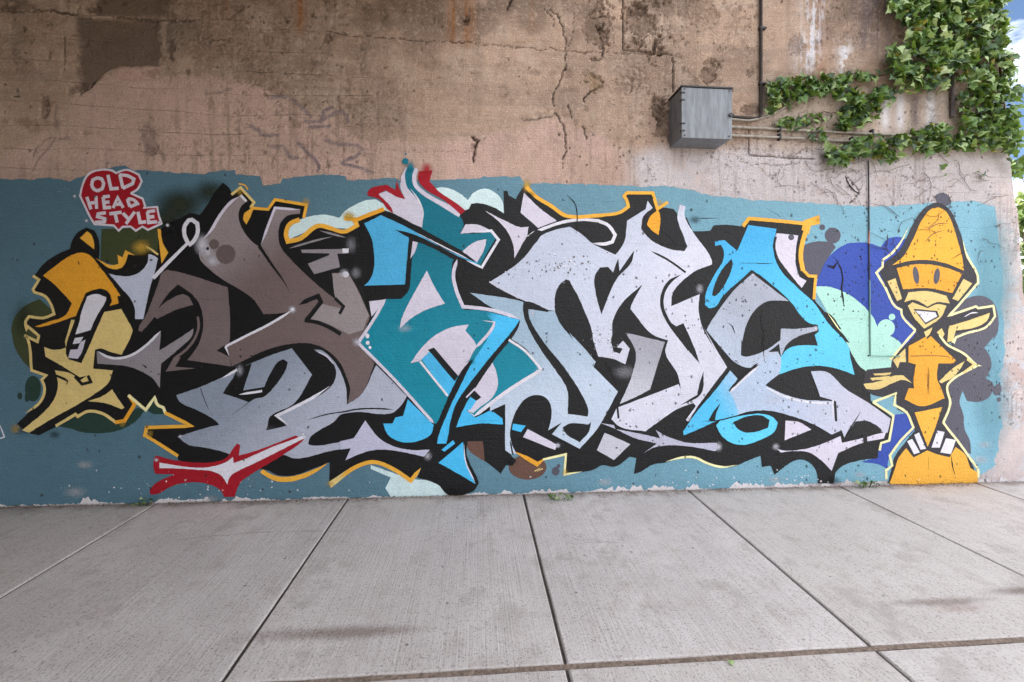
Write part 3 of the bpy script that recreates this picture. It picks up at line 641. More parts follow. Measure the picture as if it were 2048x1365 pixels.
s_white = W('spray_white', (226, 224, 234), alpha=True); s_black = W('spray_black', (20, 19, 22), alpha=True); s_olive = W('spray_olive', (44, 50, 34), alpha=True); s_gold = W('spray_gold', (206, 164, 60), alpha=True); s_red = W('spray_red', (180, 20, 34), alpha=True)
s_teal = W('spray_teal', (0, 118, 138), alpha=True); s_scuff = W('scuffed_primer', (214, 208, 208), alpha=True)

# 1. rolled teal field with a ragged top
top_pts = [(-900, 358), (0, 358), (60, 360), (100, 356), (140, 362), (205, 338), (250, 332), (262, 340), (330, 344), (410, 350), (418, 344), (470, 340), (472, 350), (520, 352), (526, 372), (560, 368), (566, 358), (640, 350), (690, 351), (694, 362), (790, 356), (800, 361), (960, 358), (968, 354), (1040, 354), (1050, 366), (1130, 368), (1200, 370), (1300, 374), (1330, 372), (1380, 380), (1420, 392), (1496, 398), (1500, 402), (1560, 402), (1640, 408), (1740, 414), (1800, 412), (1880, 405), (1945, 402), (1990, 414)]
right_pts = [(1996, 470), (2006, 540), (2003, 620), (2010, 700), (1996, 780), (2004, 860), (1990, 930), (1960, 952)]
bot = [(1780, 962), (1600, 968), (1400, 980), (1200, 986), (1000, 992), (800, 1000), (600, 1003), (400, 1006), (200, 1010), (0, 1013), (-900, 1035)]
def ragged(pts, amp, st=7):
    out = []
    for a, b in zip(pts[:-1], pts[1:]):
        a, b = np.array(a, float), np.array(b, float); k = max(1, int(np.linalg.norm(b - a) / st))
        for i in range(k): out.append(a + (b - a) * i / k + np.array((rnd.uniform(-.3, .3), rnd.uniform(-1, 1))) * amp)
    out.append(np.array(pts[-1], float)); return out
field = ragged(top_pts, 1.5) + [q + np.array((9 * (vnoise(np.array([q[1] / 17.0]), np.array([0.5]), 5)[0] - .5) + rnd.uniform(-2, 2), 0)) for q in ragged(right_pts, 0.5, 4)] + ragged(bot, 0.6, 12)
bgp = paint_obj('teal_background', [field], teal, wall); tag(bgp, 'dusty teal paint rolled across the lower wall')
spray('faded_teal_edge', 'X 1990,560', 60, W('spray_pale_teal', (116, 168, 182), alpha=True), wall, ry=190, amt=.75); spray('faded_teal_edge', 'X 1985,800', 52, bpy.data.materials['spray_pale_teal'], wall, ry=150, amt=.7)
# scuffed white foot of the wall
def base_v(u): return 1012 - u * 50 / 2048
primer = W('primer_white', (222, 214, 214), wear=.9)
for (u0, u1, hmax) in [(-300, -60, 9), (-40, 60, 5), (62, 250, 14), (300, 422, 12), (440, 560, 9), (570, 700, 5), (720, 990, 6), (990, 1140, 8), (1150, 1300, 13), (1290, 1420, 11), (1440, 1620, 12), (1640, 1790, 11), (1950, 2070, 36)]:
    n = max(10, int((u1 - u0) / 2.2)); us = np.array([u0 + (u1 - u0) * i / n for i in range(n + 1)]); sd_ = int(abs(u0)) + 3
    prof = 0.15 + 0.85 * sstep(vnoise(us / 22, us * 0, sd_), .3, .7) * (0.1 + .75 * vnoise(us / 7, us * 0, sd_ + 1) + .5 * vnoise(us / 2.6, us * 0, sd_ + 2)) + .3 * (vnoise(us / 2.3, us * 0, sd_ + 3) - .5)
    prof = prof * np.minimum(1, np.minimum(np.arange(n + 1), n - np.arange(n + 1)) / 3.0)
    upper = [np.array((u, base_v(u) + 2 - hmax * max(0.05, q))) for u, q in zip(us, prof)]
    paint_obj('scuffed_primer_strip', [upper + [np.array((u, base_v(u) + 5)) for u in us[::-3]]], primer, wall)
for u, v, r in [(150, 985, 30), (170, 930, 22), (420, 1000, 26), (1210, 965, 20), (1550, 960, 22), (1960, 920, 26), (1970, 890, 20), (1720, 950, 18)]: spray('scuff', f'X {u},{v}', r, s_scuff, wall, ry=r * .5, amt=.35)
# 2. bubbles and clouds behind the letters
bub = []
def bubble(label, *a): o = poly('paint_bubble', *a); return o
BK = wall
poly('olive_bubble', 'A 85,1365 110,1270 180,1190 300,1130 420,1240 300,1365 B 260,100 300,350 215,345 140,260 95,170 78,80', olive, BK)
spray('olive_overspray', 'X 45,640', 26, s_olive, BK, ry=50, amt=.5)
dot('green_bubble', 'B 225,470', 16, dgreen, BK, ry=26); dot('green_bubble', 'B 135,520', 5, dgreen, BK, ry=7); dot('green_bubble', 'B 185,530', 5, dgreen, BK, ry=9)
poly('green_bubble', 'B 390,725 520,640 640,610 740,640 800,690 860,650 940,600 985,620 930,690 850,740 740,770 650,775 550,765 480,742', dgreen, BK)
poly('green_bubble', 'B 1010,620 1055,540 1120,600 1135,645 1040,640', dgreen, BK)
poly('olive_patch', 'A 770,600 1215,590 1225,820 1000,830 940,900 760,840', olive, BK)
spray('olive_overspray', 'X 360,410', 70, s_olive, BK, ry=46, amt=.95); spray('olive_overspray', 'X 335,440', 55, s_olive, BK, ry=34, amt=.9); spray('olive_overspray', 'X 420,385', 46, s_olive, BK, ry=34, amt=.8)
poly('white_cloud', 'C 745,600 750,510 830,440 930,400 1060,383 1190,410 1240,350 1330,295 1420,260 1500,250 1600,320 1660,420 1350,500 1000,500', icemint, BK)
poly('white_cloud', 'F 800,330 880,320 960,340 1040,385 1090,430 1150,360 1240,332 1330,370 1385,440 1400,560 1120,520 1060,520', icemint, BK)
poly('white_cloud', 'G 295,1290 330,1220 200,1165 200,1140 480,1230 640,1250 710,1330 660,1345 500,1352 330,1345', icemint, BK)
dot('umber_bubble', 'I 285,1270', 38, umber, BK, ry=25); poly('umber_bubble', 'G 815,975 950,975 950,1120 880,1080 830,1030', umber, BK); dot('slate_bubble', 'I 498,1300', 8, slate, BK, ry=9); dot('slate_bubble', 'I 520,1260', 4, slate, BK)
dot('slate_bubble', 'J 1645,390', 16, slate, BK); dot('slate_bubble', 'J 1555,320', 6, slate, BK)
poly('slate_bubble', 'J 1380,480 1440,455 1530,440 1640,455 1670,490 1620,560 1580,640 1560,760 1440,760 1380,600', slate, BK)
poly('blue_bubble', 'L 120,860 170,720 215,620 300,520 400,462 520,450 620,462 690,490 740,425 820,400 880,410 1000,600 1000,1200 900,1365 800,1365 640,1200 500,1000 300,900', blue, BK)
poly('mint_bubble', 'L 110,825 250,828 400,885 520,970 620,1080 690,1210 760,1240 840,1290 M 495,118 440,260 420,330 200,350 130,270 40,110', mint, BK)
dot('mint_bubble', 'L 735,1180', 17.5, mint, BK); dot('mint_bubble', 'L 785,1085', 6.5, mint, BK)
poly('slate_bubble', 'L 1330,1000 1420,930 1540,903 1640,950 1685,1050 1690,1200 1650,1290 M 1240,50 1160,145 1205,220 1215,300 1170,390 1225,425 1240,460 1200,540 1110,580 1020,572 985,490 960,580 990,680 1000,790 1045,900 1050,1000 850,880 850,560 870,440 1000,340 1000,200 850,80', slate, BK)
dot('slate_bubble', 'M 1262,482', 8.5, slate, BK, ry=12, rot=20); dot('slate_bubble', 'M 1275,560', 4.5, slate, BK); dot('slate_bubble', 'L 1225,82', 16, slate, BK, ry=12, rot=30)
poly('blue_bubble', 'M 440,680 540,670 610,790 500,900 400,1010 380,1118 320,1085 170,1062 280,1030 300,940 400,880', blue, BK)

# 3. the black body of the lettering
LET = poly('graffiti_lettering', 'A 530,750 545,690 590,625 655,590 715,610 748,680 755,760 750,830 850,895 930,885 965,785 1020,800 1130,775 1195,800 1205,610 1300,545 1380,515 1440,480 1515,495 1570,420 1630,320 1690,250 1735,285 1765,340 '
  'C 345,155 455,280 420,330 575,335 640,260 905,300 880,415 800,430 745,500 735,600 800,605 850,580 1010,485 1230,530 1340,490 1345,440 1540,345 1706,420 '
  'F 560,620 1000,700 1020,530 1100,505 1120,460 1180,455 1310,490 1400,545 1395,350 1430,350 1440,390 1500,420 1540,350 '
  'H 455,60 480,60 560,140 700,230 800,310 1130,310 1290,270 1355,230 1350,190 1315,150 1330,110 1560,110 1600,240 1640,235 1740,250 1800,330 1850,320 1900,440 2030,440 '
  'J 480,355 600,350 630,305 720,298 870,312 925,250 1430,295 1400,400 1375,560 1395,680 1440,735 1500,740 1490,930 1560,1020 1700,1190 1792,1310 '
  'K 1620,170 1725,360 1790,420 1820,640 1990,770 1980,880 1940,960 1890,1000 1870,1090 1720,1110 1600,1150 1545,1200 1525,1290 1400,1290 1390,1200 1340,1130 1260,1100 1180,1130 1060,1220 1030,1150 960,1160 950,1070 850,1110 760,1150 640,1165 530,1130 430,1080 330,1085 200,1125 100,1140 0,1200 '
  'I 1090,1320 1110,1200 1060,1190 950,1265 850,1255 780,1290 575,1315 570,1175 400,1215 360,1255 190,1160 160,1180 '
  'G 1145,1110 1120,1145 1080,1140 1045,1195 940,1110 930,985 830,985 822,1060 850,1140 895,1230 900,1260 870,1310 750,1345 690,1325 640,1270 500,1220 530,1160 460,1240 350,1170 240,1130 130,1140 0,1230 '
  'E 1845,1095 1850,905 1700,960 1500,1030 1350,1030 1240,980 1100,960 600,960 370,880 370,850 '
  'B 1010,790 1010,735 1310,725 1130,640 1080,590 1055,530 995,610 880,515 925,575 850,690 800,715 700,640 600,620 520,645 400,720 265,790 170,760 115,710 200,630 280,560 310,470 290,410 315,380 215,345 190,130 255,150 265,110 185,50 195,0 '
  'A 220,1265 340,1275 410,1245 390,1180 330,1110 255,1075 300,985 262,955 330,865 420,800', black, wall)
tag(LET, 'wide black, grey and sky-blue wildstyle graffiti lettering outlined in amber')
def p(n, s, m, **k): return poly(n, s, m, LET, **k)
def st(n, s, w, m, **k): return stroke(n, s, w, m, LET, **k)
spray('black_overspray', 'A 150,2700', 1, s_black, LET, amt=0.0) if False else None
spray('black_overspray', 'X 45,860', 30, s_black, LET, ry=16, amt=.35); spray('black_overspray', 'X 340,455', 26, s_black, LET, ry=20, amt=.8)
# 4. letter fills -- the amber face
p('letter_fill', 'A 325,955 420,880 540,800 620,780 680,800 770,905 870,1040 915,1110 890,1110 900,1165 830,1185 850,1150 830,1090 780,1055 720,1060 650,1085 600,1200 575,1260 400,1320 300,1345 265,1340 380,1300 490,1260 520,1220 545,1165 470,1080 400,1010', orange)
p('letter_fill', 'A 605,670 660,618 690,640 712,700 715,755 650,705', ochre)
p('letter_fill', 'A 790,1230 920,1205 960,1280 1005,1365 B 905,75 830,240 740,215 690,195 650,205 635,335 770,345 740,430 690,475 560,560 330,690 200,770 150,755 210,705 300,630 375,530 395,430 375,345 480,365 550,412 592,380 545,392 430,320 310,250 300,185 370,205 430,190 470,60 485,0 510,0 450,230 470,270 555,295 600,200 660,60', cream)
p('letter_fill', 'B 765,475 800,530 850,600 830,610 720,570 600,555 700,520', cream)
p('letter_fill', 'A 660,1112 725,1092 806,1118 800,1150 740,1250 690,1360 B 620,70 515,100 545,0 A 610,1260', white)
p('letter_fill', 'B 510,125 570,115 545,160 495,165', white); p('letter_fill', 'B 585,135 550,240 530,265 465,260 480,205 530,200 555,150', lav)
st('detail_line', 'B 510,385 560,440 620,425 600,380', 6, black); st('detail_line', 'B 375,378 440,405 462,420 450,450', 5, black, taper=(0, .3)); p('detail_line', 'B 380,200 440,130 450,190 400,205', black)
# pale claw and loop
p('letter_fill', 'A 825,938 900,955 1000,955 1075,915 1120,850 1125,790 1160,800 1198,825 1170,940 1150,1000 1085,1285 1025,1285 1020,1200 990,1130 930,1060', W('paint_steel_white', (196, 200, 218)))
st('loop_line', 'A 1160,975 1290,840 1425,705', 8, white, w1=6); st('loop_line', 'A 1430,715 1400,650 1400,580 1430,535 1465,530', 8, white); st('loop_line', 'A 1455,530 1495,560 1500,620 1470,690 1430,725', 8, white)
# brown slab with two horns, band and tail
p('letter_fill', 'C 0,620 80,540 180,380 270,270 350,215 395,270 345,320 328,400 355,490 440,610 515,665 560,540 600,430 640,325 855,335 850,375 750,390 690,450 668,560 690,660 770,760 1010,990 1155,1105 1125,880 1265,875 1340,1010 1450,1250 1410,1365 '
  'G 135,335 225,480 130,690 50,740 65,640 40,560 0,475 D 1700,700 1600,645 1500,625 1300,645 1150,690 1000,760 870,825 850,745 810,655 1000,560 1180,470 1400,335 1350,360 1140,380 1110,330 1050,250 940,170 C 200,940 60,830 0,760', brownk)
p('letter_fill', 'C 1110,700 1170,710 1195,830 975,890 920,800 1100,730', star); p('letter_fill', 'C 860,680 1270,675 1265,715 870,710', star); st('highlight', 'C 1215,690 1268,690', 9, white)
p('letter_fill', 'C 1128,885 1262,880 1335,1010 1440,1240 1390,1365 G 60,290 D 1650,450 1520,420 1640,290 C 1230,1190 1160,1100', W('paint_warm_grey', (150, 140, 140)))
st('highlight', 'C 760,670 1000,600 1130,570', 4, star, taper=(.2, .3)); st('highlight', 'C 1020,520 1250,580', 4, star, taper=(.1, .3))
st('highlight', 'C 0,615 80,535 180,375 270,270 345,222', 6, lav, taper=(.3, .2)); spray('highlight', 'C 20,640', 26, s_white, LET, ry=34, amt=.85); spray('highlight', 'C 110,780', 26, s_white, LET, ry=20, amt=.7); spray('highlight', 'C 60,700', 22, s_white, LET, ry=26, amt=.7)
st('highlight', 'C 520,640 580,480 640,325 855,342', 5, lav, taper=(.3, .05)); st('highlight', 'C 345,215 395,270', 5, white)
dot('spot', 'C 120,635', 10, dkbrown, LET); dot('spot', 'C 220,720', 19.5, dkbrown, LET); dot('spot', 'C 65,672', 3, black, LET)
st('outline_line', 'C 505,650 620,820 700,930 780,1065', 7, black, w1=2, taper=(0, .4)); st('outline_line', 'D 1440,300 1530,255 1605,225 1630,275 1560,365 1505,435', 9, black, taper=(.15, 0)); st('outline_line', 'D 1490,432 1600,450 1700,490 1800,550', 8, black)
st('outline_line', 'C 1150,1095 1225,1165 1190,1230', 6, black)
st('highlight', 'D 815,655 1000,560 1180,470 1300,400 1400,335', 5, white, taper=(0, .15)); st('highlight', 'D 815,655 848,740', 5, white, taper=(0, .7)); spray('highlight', 'D 1385,340', 13, s_white, LET, amt=.9); dot('highlight', 'D 1385,340', 4, white, LET, ry=3)
dot('highlight', 'C 1242,892', 6, white, LET); spray('highlight', 'C 1230,885', 16, s_white, LET, amt=.6)
spray('highlight', 'C 1290,640', 18, s_white, LET, ry=28, amt=.28); spray('highlight', 'C 1330,880', 18, s_white, LET, ry=20, amt=.28)
# left hook
p('letter_fill', 'D 270,30 320,0 440,25 835,150 855,450 850,620 740,690 850,745 865,825 490,770 575,655 620,520 622,410 600,310 540,220 470,165 410,125 330,200 245,325 210,400 100,530 70,520 80,480 130,400 200,230 250,90', hook)
p('letter_fill', 'D 245,328 400,222 450,205 500,230 540,300 400,340 230,420 208,400', hook); st('letter_fill', 'D 578,400 585,490 545,600 470,690 390,748', 5, hook); p('letter_fill', 'D 375,745 435,745 385,828 560,842 305,868', hook)
p('letter_fill', 'B 660,215 720,250 800,265 900,245 1000,175 1095,75 1100,195 1200,140 1320,60 1310,110 1230,190 1100,300 1090,465 1040,400 950,345 850,315 665,300', star)
p('detail_line', 'D 250,690 262,560 285,580 275,650 480,522 330,640', black); st('highlight', 'B 665,215 740,255 820,262 900,240 1000,172 1095,78', 5, white, taper=(.1, .1)); st('detail_line', 'B 1000,330 970,300 1000,320', 2, black)
# blue-grey lower letter
p('letter_fill', 'D 395,1070 600,1000 780,920 910,850 1040,795 1200,730 1380,670 1555,895 1400,1140 1190,1260 E 1260,470 1225,590 1100,700 900,700 700,560 775,540 740,500 550,390 385,310', bluegrey)
p('letter_fill', 'E 370,655 440,630 600,580 775,540 1225,590 1430,545 1330,450 D 1240,1245 1500,1130 1650,1050 1740,960 1760,870 1710,770 1570,680 1640,690 1740,780 1792,860 G 40,640 45,745 130,690 235,490 435,690 420,720 380,770 340,800 100,795 0,815 E 1900,500 1750,590 1660,660 1640,725 1690,740 1950,705 1950,775 1800,805 1620,855 1500,865 1400,830 1000,900 880,825 640,760 470,730', bluegrey)
p('outline_fill', 'D 918,852 1040,798 965,1030 1145,1000 1200,880 1270,780 1310,765 1345,790 1330,850 1230,1000 1130,1090 1080,1095 980,1160 860,1245 1010,1130 900,1090 790,1055 840,980 880,920', black)
spray('highlight', 'D 935,860', 14, s_white, LET, ry=20, amt=.45); st('highlight', 'D 780,930 850,890 915,852', 5, white, taper=(.6, 0)); st('highlight', 'E 965,242 1190,208', 4.5, white, taper=(.2, 0))
st('highlight', 'E 1445,540 1330,450 1500,368 1700,262 1850,160', 6, white, taper=(.05, .3)); st('detail_line', 'E 590,180 640,320 700,440', 1.6, black, taper=(0, .5)); st('detail_line', 'E 1620,495 1800,440 2048,400', 2.4, black, taper=(.4, 0)); st('detail_line', 'E 780,600 800,650', 2.5, black, taper=(.3, .3))
st('highlight', 'D 1580,690 1680,740 1740,810', 3, lav, taper=(.3, .3)); st('detail_line', 'G 0,800 100,778 220,772 350,778', 3, black, taper=(.1, .2)); spray('highlight', 'E 395,650', 8, s_white, LET, ry=6, amt=.9)
# sky-blue block, its arm and the deep-teal letter
p('letter_fill', 'F 330,375 400,350 540,420 555,415 515,320 540,200 560,150 660,160 630,240 670,310 1030,520 1020,580 690,470 705,600 700,665 450,545', lav)
p('letter_fill', 'H 0,965 150,985 410,1030 680,1120 725,1120 760,1210 880,1365 I 600,250 700,350 800,470 785,510 970,695 850,920 820,970 680,1130 470,1020 545,930 440,990 465,900 460,800 420,740 350,722 270,750 205,830 165,930 150,1060 165,1175 115,1140 115,790 30,830 0,845 0,790 380,540 280,380 150,290 230,160 0,50', pale)
p('letter_fill', 'F 560,180 600,130 640,170 620,230 630,310 710,385 1010,560 1045,600 1055,640 1020,715 1150,715 1290,700 1335,745 1260,870 1190,995 1160,975 1100,940 1000,900 960,960 955,1060 975,1180 1020,1300 1060,1365 '
  'G 930,135 1050,165 1165,200 1090,330 1200,400 1305,520 1100,650 870,815 800,760 760,700 620,875 370,590 120,345 200,200 290,60 400,60 F 590,1190 600,1000 660,790 700,665 690,480 640,400 575,320 555,240', tealp)
p('letter_fill', 'F 205,625 345,555 470,600 700,720 950,850 1150,950 1200,1000 1170,1000 920,880 620,722 470,682 585,722 590,880 560,1150 205,1160 260,1100 290,1000 290,880 270,760', cyan)
p('outline_fill', 'F 150,650 200,600 350,515 420,530 700,675 1168,932 1150,958 900,850 560,655 350,558 205,628', black); p('outline_fill', 'F 465,680 620,718 800,800 1000,905 1190,1000 1210,1030 1180,1020 1020,960 780,835 615,765', black)
p('outline_fill', 'F 590,740 622,750 605,1060 592,1190 530,1190 532,1265 240,1282 205,1162 555,1152 575,900', black)
st('highlight', 'F 640,700 850,810 1120,945', 2.2, white, taper=(.4, .2))
p('letter_fill', 'G 564,-125 625,0 683,90 560,130 470,180 390,252 400,190 440,100 500,-10', lav)
p('letter_fill', 'G 458,478 520,390 600,310 720,245 838,225 815,265 880,345 890,370 870,400 800,530 762,562 600,380 530,455', lav); p('letter_fill', 'G 990,470 1020,550 1022,640 980,710 900,770 865,800 830,790 900,700 850,660 900,560', lav)
p('letter_fill', 'F 1025,715 1070,635 1180,640 1290,690 1150,705', lav); p('letter_fill', 'F 1045,868 1110,810 1200,770 1250,765 1230,850 1170,962 1150,945', lav); p('letter_fill', 'F 620,780 665,790 640,870 600,930', lav); p('letter_fill', 'G 190,75 300,62 205,175', lav)
st('highlight', 'F 600,330 665,420 705,520 700,640', 3, white, taper=(.3, .3)); st('highlight', 'F 650,165 632,240 645,300 720,375 860,460 1020,560', 8, lav); st('highlight', 'F 548,180 530,250 560,320 600,370', 5, lav, taper=(.3, .4))
st('highlight', 'F 1140,705 1290,690 1352,768 1205,1012', 5.5, white, taper=(.2, 0)); st('highlight', 'F 1200,1000 1080,945', 4, white, taper=(0, .4)); st('highlight', 'F 1000,935 968,1060 990,1190 1050,1340 G 830,112 1000,135 1168,188', 7, lav, taper=(.05, .1))
p('letter_fill', 'G 530,450 590,395 755,590 740,640 700,690', cyan); p('outline_fill', 'G 572,390 610,375 768,560 745,595', black); p('outline_fill', 'G 868,648 918,700 885,722 845,690', black)
p('letter_fill', 'G 440,712 610,880 590,940 520,980 400,990 310,940 280,870 340,870 360,830 410,820', cyan); p('letter_fill', 'G 830,690 885,722 850,780 820,782 880,832 975,785 1050,840 1060,872 900,870 755,895 790,790', cyan)
p('letter_fill', 'G 940,140 1080,172 1168,196 1100,300 950,480 830,640 740,800 700,960 690,1000 630,1000 640,950 700,800 770,640 880,440 940,350 1010,220 960,170', tealfade)
p('outline_fill', 'G 1172,198 1160,245 1000,460 880,640 800,780 750,900 760,920 700,985 715,870 755,740 850,600 1000,410 1100,292', black); p('outline_fill', 'G 810,500 865,450 785,620 700,790 622,1000 590,965 660,800 740,620', black)
spray('blue_overspray', 'G 850,470', 12, s_black, LET, ry=8, amt=.5)
st('highlight', 'G 295,60 215,200 118,345 360,590 610,868', 6, lav, taper=(.02, .02)); st('highlight', 'G 1098,325 1200,395 1310,520', 5, white); st('highlight', 'G 1310,520 1100,650 875,820 820,785', 7, white, taper=(.02, .1)); st('highlight', 'G 520,465 700,690', 4.5, white)
st('highlight', 'G 930,200 1005,210 990,250 885,375', 6, lav, taper=(.15, .1)); st('highlight', 'G 820,700 880,640', 3, lav)
dot('highlight', 'G 178,300', 4, white, LET, ry=5); dot('highlight', 'G 180,345', 4, white, LET); dot('highlight', 'G 195,375', 3, white, LET); spray('highlight', 'G 110,340', 16, s_white, LET, amt=.55); spray('highlight', 'G 420,250', 24, s_white, LET, ry=14, amt=.35); spray('highlight', 'G 1290,530', 12, s_white, LET, amt=.5)
p('letter_fill', 'G 800,990 810,1100 840,1180 880,1262 740,1180 640,1125', cyan); p('letter_fill', 'G 735,978 748,1000 680,1052 660,1040', cyan); st('highlight', 'G 805,1000 815,1110 880,1258', 2.5, white, taper=(.3, .2))
p('letter_fill', 'G 0,985 90,965 165,850 250,960 330,1010 450,1040 585,1040 545,1085 380,1050 240,1040 120,1070 35,1110 70,1030 0,1040', W('paint_lavender_grey', (196, 194, 216))); spray('highlight', 'G 570,1080', 14, s_white, LET, ry=16, amt=.5)
p('letter_fill', 'I 25,850 95,900 95,945 0,940 0,870', cyan); p('letter_fill', 'I 175,940 270,955 235,1005 165,985', cyan)
# silver letters
p('letter_fill', 'H 165,875 300,790 400,720 500,620 590,490 720,430 850,400 960,470 1040,540 1240,640 1290,580 1320,520 1340,350 1500,250 1515,180 1560,240 1480,310 1460,420 1540,510 1700,590 1830,610 1855,570 1830,500 1770,320 1790,215 1840,225 1830,300 1900,440 2060,680 '
  'J 615,637 480,690 360,780 280,880 265,995 510,890 500,1010 530,1170 640,1365 K 500,60 685,375 560,540 450,690 380,800 360,790 440,680 420,655 300,700 150,800 40,880 0,870 I 1190,1000 980,960 920,905 960,820 1430,640 1450,690 1420,560 1330,400 1350,307 1235,265 1065,70 '
  'H 1370,1095 1470,895 1300,1050 1220,1200 1210,1340 I 918,300 935,390 985,410 1005,370 960,360 1010,310 1060,370 1025,490 940,450 820,430 780,300 680,20 H 850,860 820,850 760,900 725,1000 725,1120 670,1110 480,1040 410,1010 200,900', silver)
p('letter_fill', 'H 130,265 300,350 430,405 500,400 485,480 440,560 380,670 370,560 330,460 250,360', lav); p('letter_fill', 'H 460,110 490,140 580,230 740,350 580,410 430,280', lav)
st('loop_line', 'H 480,485 620,420 800,360 950,340 1100,350', 6, white, taper=(.1, 0)); st('loop_line', 'H 1090,348 1180,390 1240,470 1215,530 1150,548 1045,542', 6.5, white, taper=(0, .2))
p('outline_fill', 'H 830,395 950,370 1080,375 1160,420 1170,470 1120,490 1000,470 900,420', black); p('outline_fill', 'H 565,425 620,440 590,500 480,620 380,690 440,560 480,500', black)
p('outline_fill', 'H 820,855 850,880 960,1080 1050,1365 I 770,340 800,455 700,350 600,240 500,110 490,40 H 725,1080 730,980 770,900', black)
p('outline_fill', 'H 1110,750 1180,745 1220,790 1265,670 1275,780 1400,605 1380,700 1250,850 1120,1150 1070,950 1065,820', black)
st('detail_line', 'H 1545,608 1700,690 1840,790', 4, black, taper=(.2, 0)); st('outline_line', 'J 350,722 250,790 195,890 190,1000 240,1120 310,1220 420,1365', 7, black, taper=(.15, 0)); p('outline_fill', 'J 310,1165 372,1140 470,1365 K 470,345 340,190 215,0', black)
p('outline_fill', 'K 500,408 492,560 455,610 400,640 305,680 450,590 470,500', black); spray('highlight', 'H 1960,930', 13, s_white, LET, ry=16, amt=.5); spray('highlight', 'H 1800,240', 12, s_white, LET, ry=14, amt=.6)
p('outline_fill', 'I 255,15 300,15 445,80 440,95 290,70 300,140 400,310 560,510 680,690 745,840 740,885 590,865 585,680 500,540 380,370 285,200 250,80', black); p('outline_fill', 'I 550,970 600,940 745,945 768,925 750,1000 680,1080 580,1020', black)
p('letter_fill', 'I 285,980 400,1040 510,1100 495,1140 250,1040', lav); p('letter_fill', 'I 870,1005 1065,1095 940,1215 810,1140', greyleg); p('letter_fill', 'I 1030,250 1200,290 1325,320 1215,680 1100,740 985,790 1080,560 1105,400', greyleg)
spray('highlight', 'I 515,1105', 9, s_white, LET, amt=.8); spray('highlight', 'I 320,100', 9, s_white, LET, ry=12, amt=.6); st('highlight', 'I 870,1005 1080,1090', 2, black)
p('letter_fill', 'I 840,935 940,950 950,980 1110,1010 1290,1050 1255,985 1330,1030 1440,1070 K 350,965 600,970 630,1010 590,1035 400,1000 200,990 100,1010 30,1050 I 1265,1090 1100,1050 940,975', W('paint_lilac_grey', (188, 186, 204))); spray('highlight', 'K 620,1000', 12, s_white, LET, ry=16, amt=.6)
st('outline_line', 'I 965,800 975,900', 4, black); st('highlight', 'H 165,870 300,940 410,1010', 2, lav)
# right-hand sky-blue letter
p('letter_fill', 'J 925,300 1165,335 1148,430 1140,530 1190,670 1370,860 1480,960 1600,1130 1790,1365 K 1652,260 1690,435 1550,385 1400,362 1250,380 1100,430 1060,330 1100,300 1170,225 1300,200 1400,205 1375,120 1410,90 1400,40 J 1430,1130 1280,950 960,685 710,905 640,1000 590,1012 555,980 560,890 640,720 710,600 715,520 690,470 640,480 640,440 720,430 830,520', cyan2)
p('outline_fill', 'J 780,590 790,630 690,860 640,910 615,900 630,830 700,680', black); p('letter_fill', 'J 1165,370 1350,390 1335,480 1330,640 1360,740 1420,775 1380,840 1250,680 1170,560 1150,440', lav); st('outline_line', 'J 1158,400 1145,480 1165,570 1220,680 1380,855', 5, black)
st('outline_line', 'J 1360,400 1345,560 1350,680 1400,760', 4.5, black); dot('spot', 'J 1290,405', 6, slate, LET)
p('letter_fill', 'J 960,715 1270,950 1180,945 1080,955 980,1030 910,1150 870,1300 K 800,150 795,280 830,290 990,240 1105,160 1110,70 1250,70 1390,55 1395,85 1250,130 1160,190 1110,290 1095,190 1010,255 1090,250 1090,330 940,350 880,378 770,350 640,220 525,85 J 570,1195 650,1060 800,860', greyA)
st('outline_line', 'J 960,690 1280,948', 5, black, taper=(.05, .3)); st('outline_line', 'J 960,690 800,840 700,940', 5, black); spray('highlight', 'J 965,730', 7, s_white, LET, amt=.9); spray('highlight', 'K 1385,68', 9, s_white, LET, amt=.9)
p('letter_fill', 'K 700,580 830,460 940,350 1010,290 1090,260 1110,300 1100,425 985,515 1130,585 1300,630 1540,640 1420,605 1345,405 1470,412 1620,545 1800,655 1975,780 1950,890 1900,880 1880,850 1780,800 1700,800 1610,930 1590,870 1510,905 1400,840 1200,760 1000,715 850,725 650,790 540,800 620,690', pale2)
p('letter_fill', 'K 710,400 770,465 700,560 720,590 780,740 650,790 600,800 490,850 345,910 340,880 450,720 580,570', cyanfade)
p('letter_fill', 'K 600,830 640,790 800,745 950,740 1050,770 1085,810 1060,880 960,940 820,985 720,970 640,910', cyan2); p('outline_fill', 'K 735,805 850,760 960,755 1020,790 1010,850 900,885 820,885 760,850', black); p('outline_fill', 'K 540,792 580,720 635,655 600,740 590,800', black); st('detail_line', 'K 490,800 600,795 800,750 1000,725', 2.5, black, taper=(.2, .2))
p('letter_fill', 'K 1145,795 1250,805 1350,865 1250,905 1140,950', lav); p('letter_fill', 'K 1045,985 1090,1020 1250,1025 1400,990 1580,915 1590,970 1780,925 1940,880 1920,935 1750,970 1560,1050 1510,1190 1430,1110 1330,1045 1200,1035 1110,1045', lav)
p('outline_fill', 'K 1695,805 1780,795 1860,830 1910,872 1620,932', black); st('highlight', 'K 705,572 830,455 945,355', 4.5, white, taper=(.1, .2)); st('outline_line', 'K 690,565 820,440 930,340', 5, black, taper=(.2, .1)); st('highlight', 'K 985,530 1130,600 1300,645 1515,660', 4, white, taper=(.1, .05)); st('outline_line', 'K 1535,640 1545,800', 5, black); st('highlight', 'K 1520,630 1520,790', 3, white, taper=(0, .4))
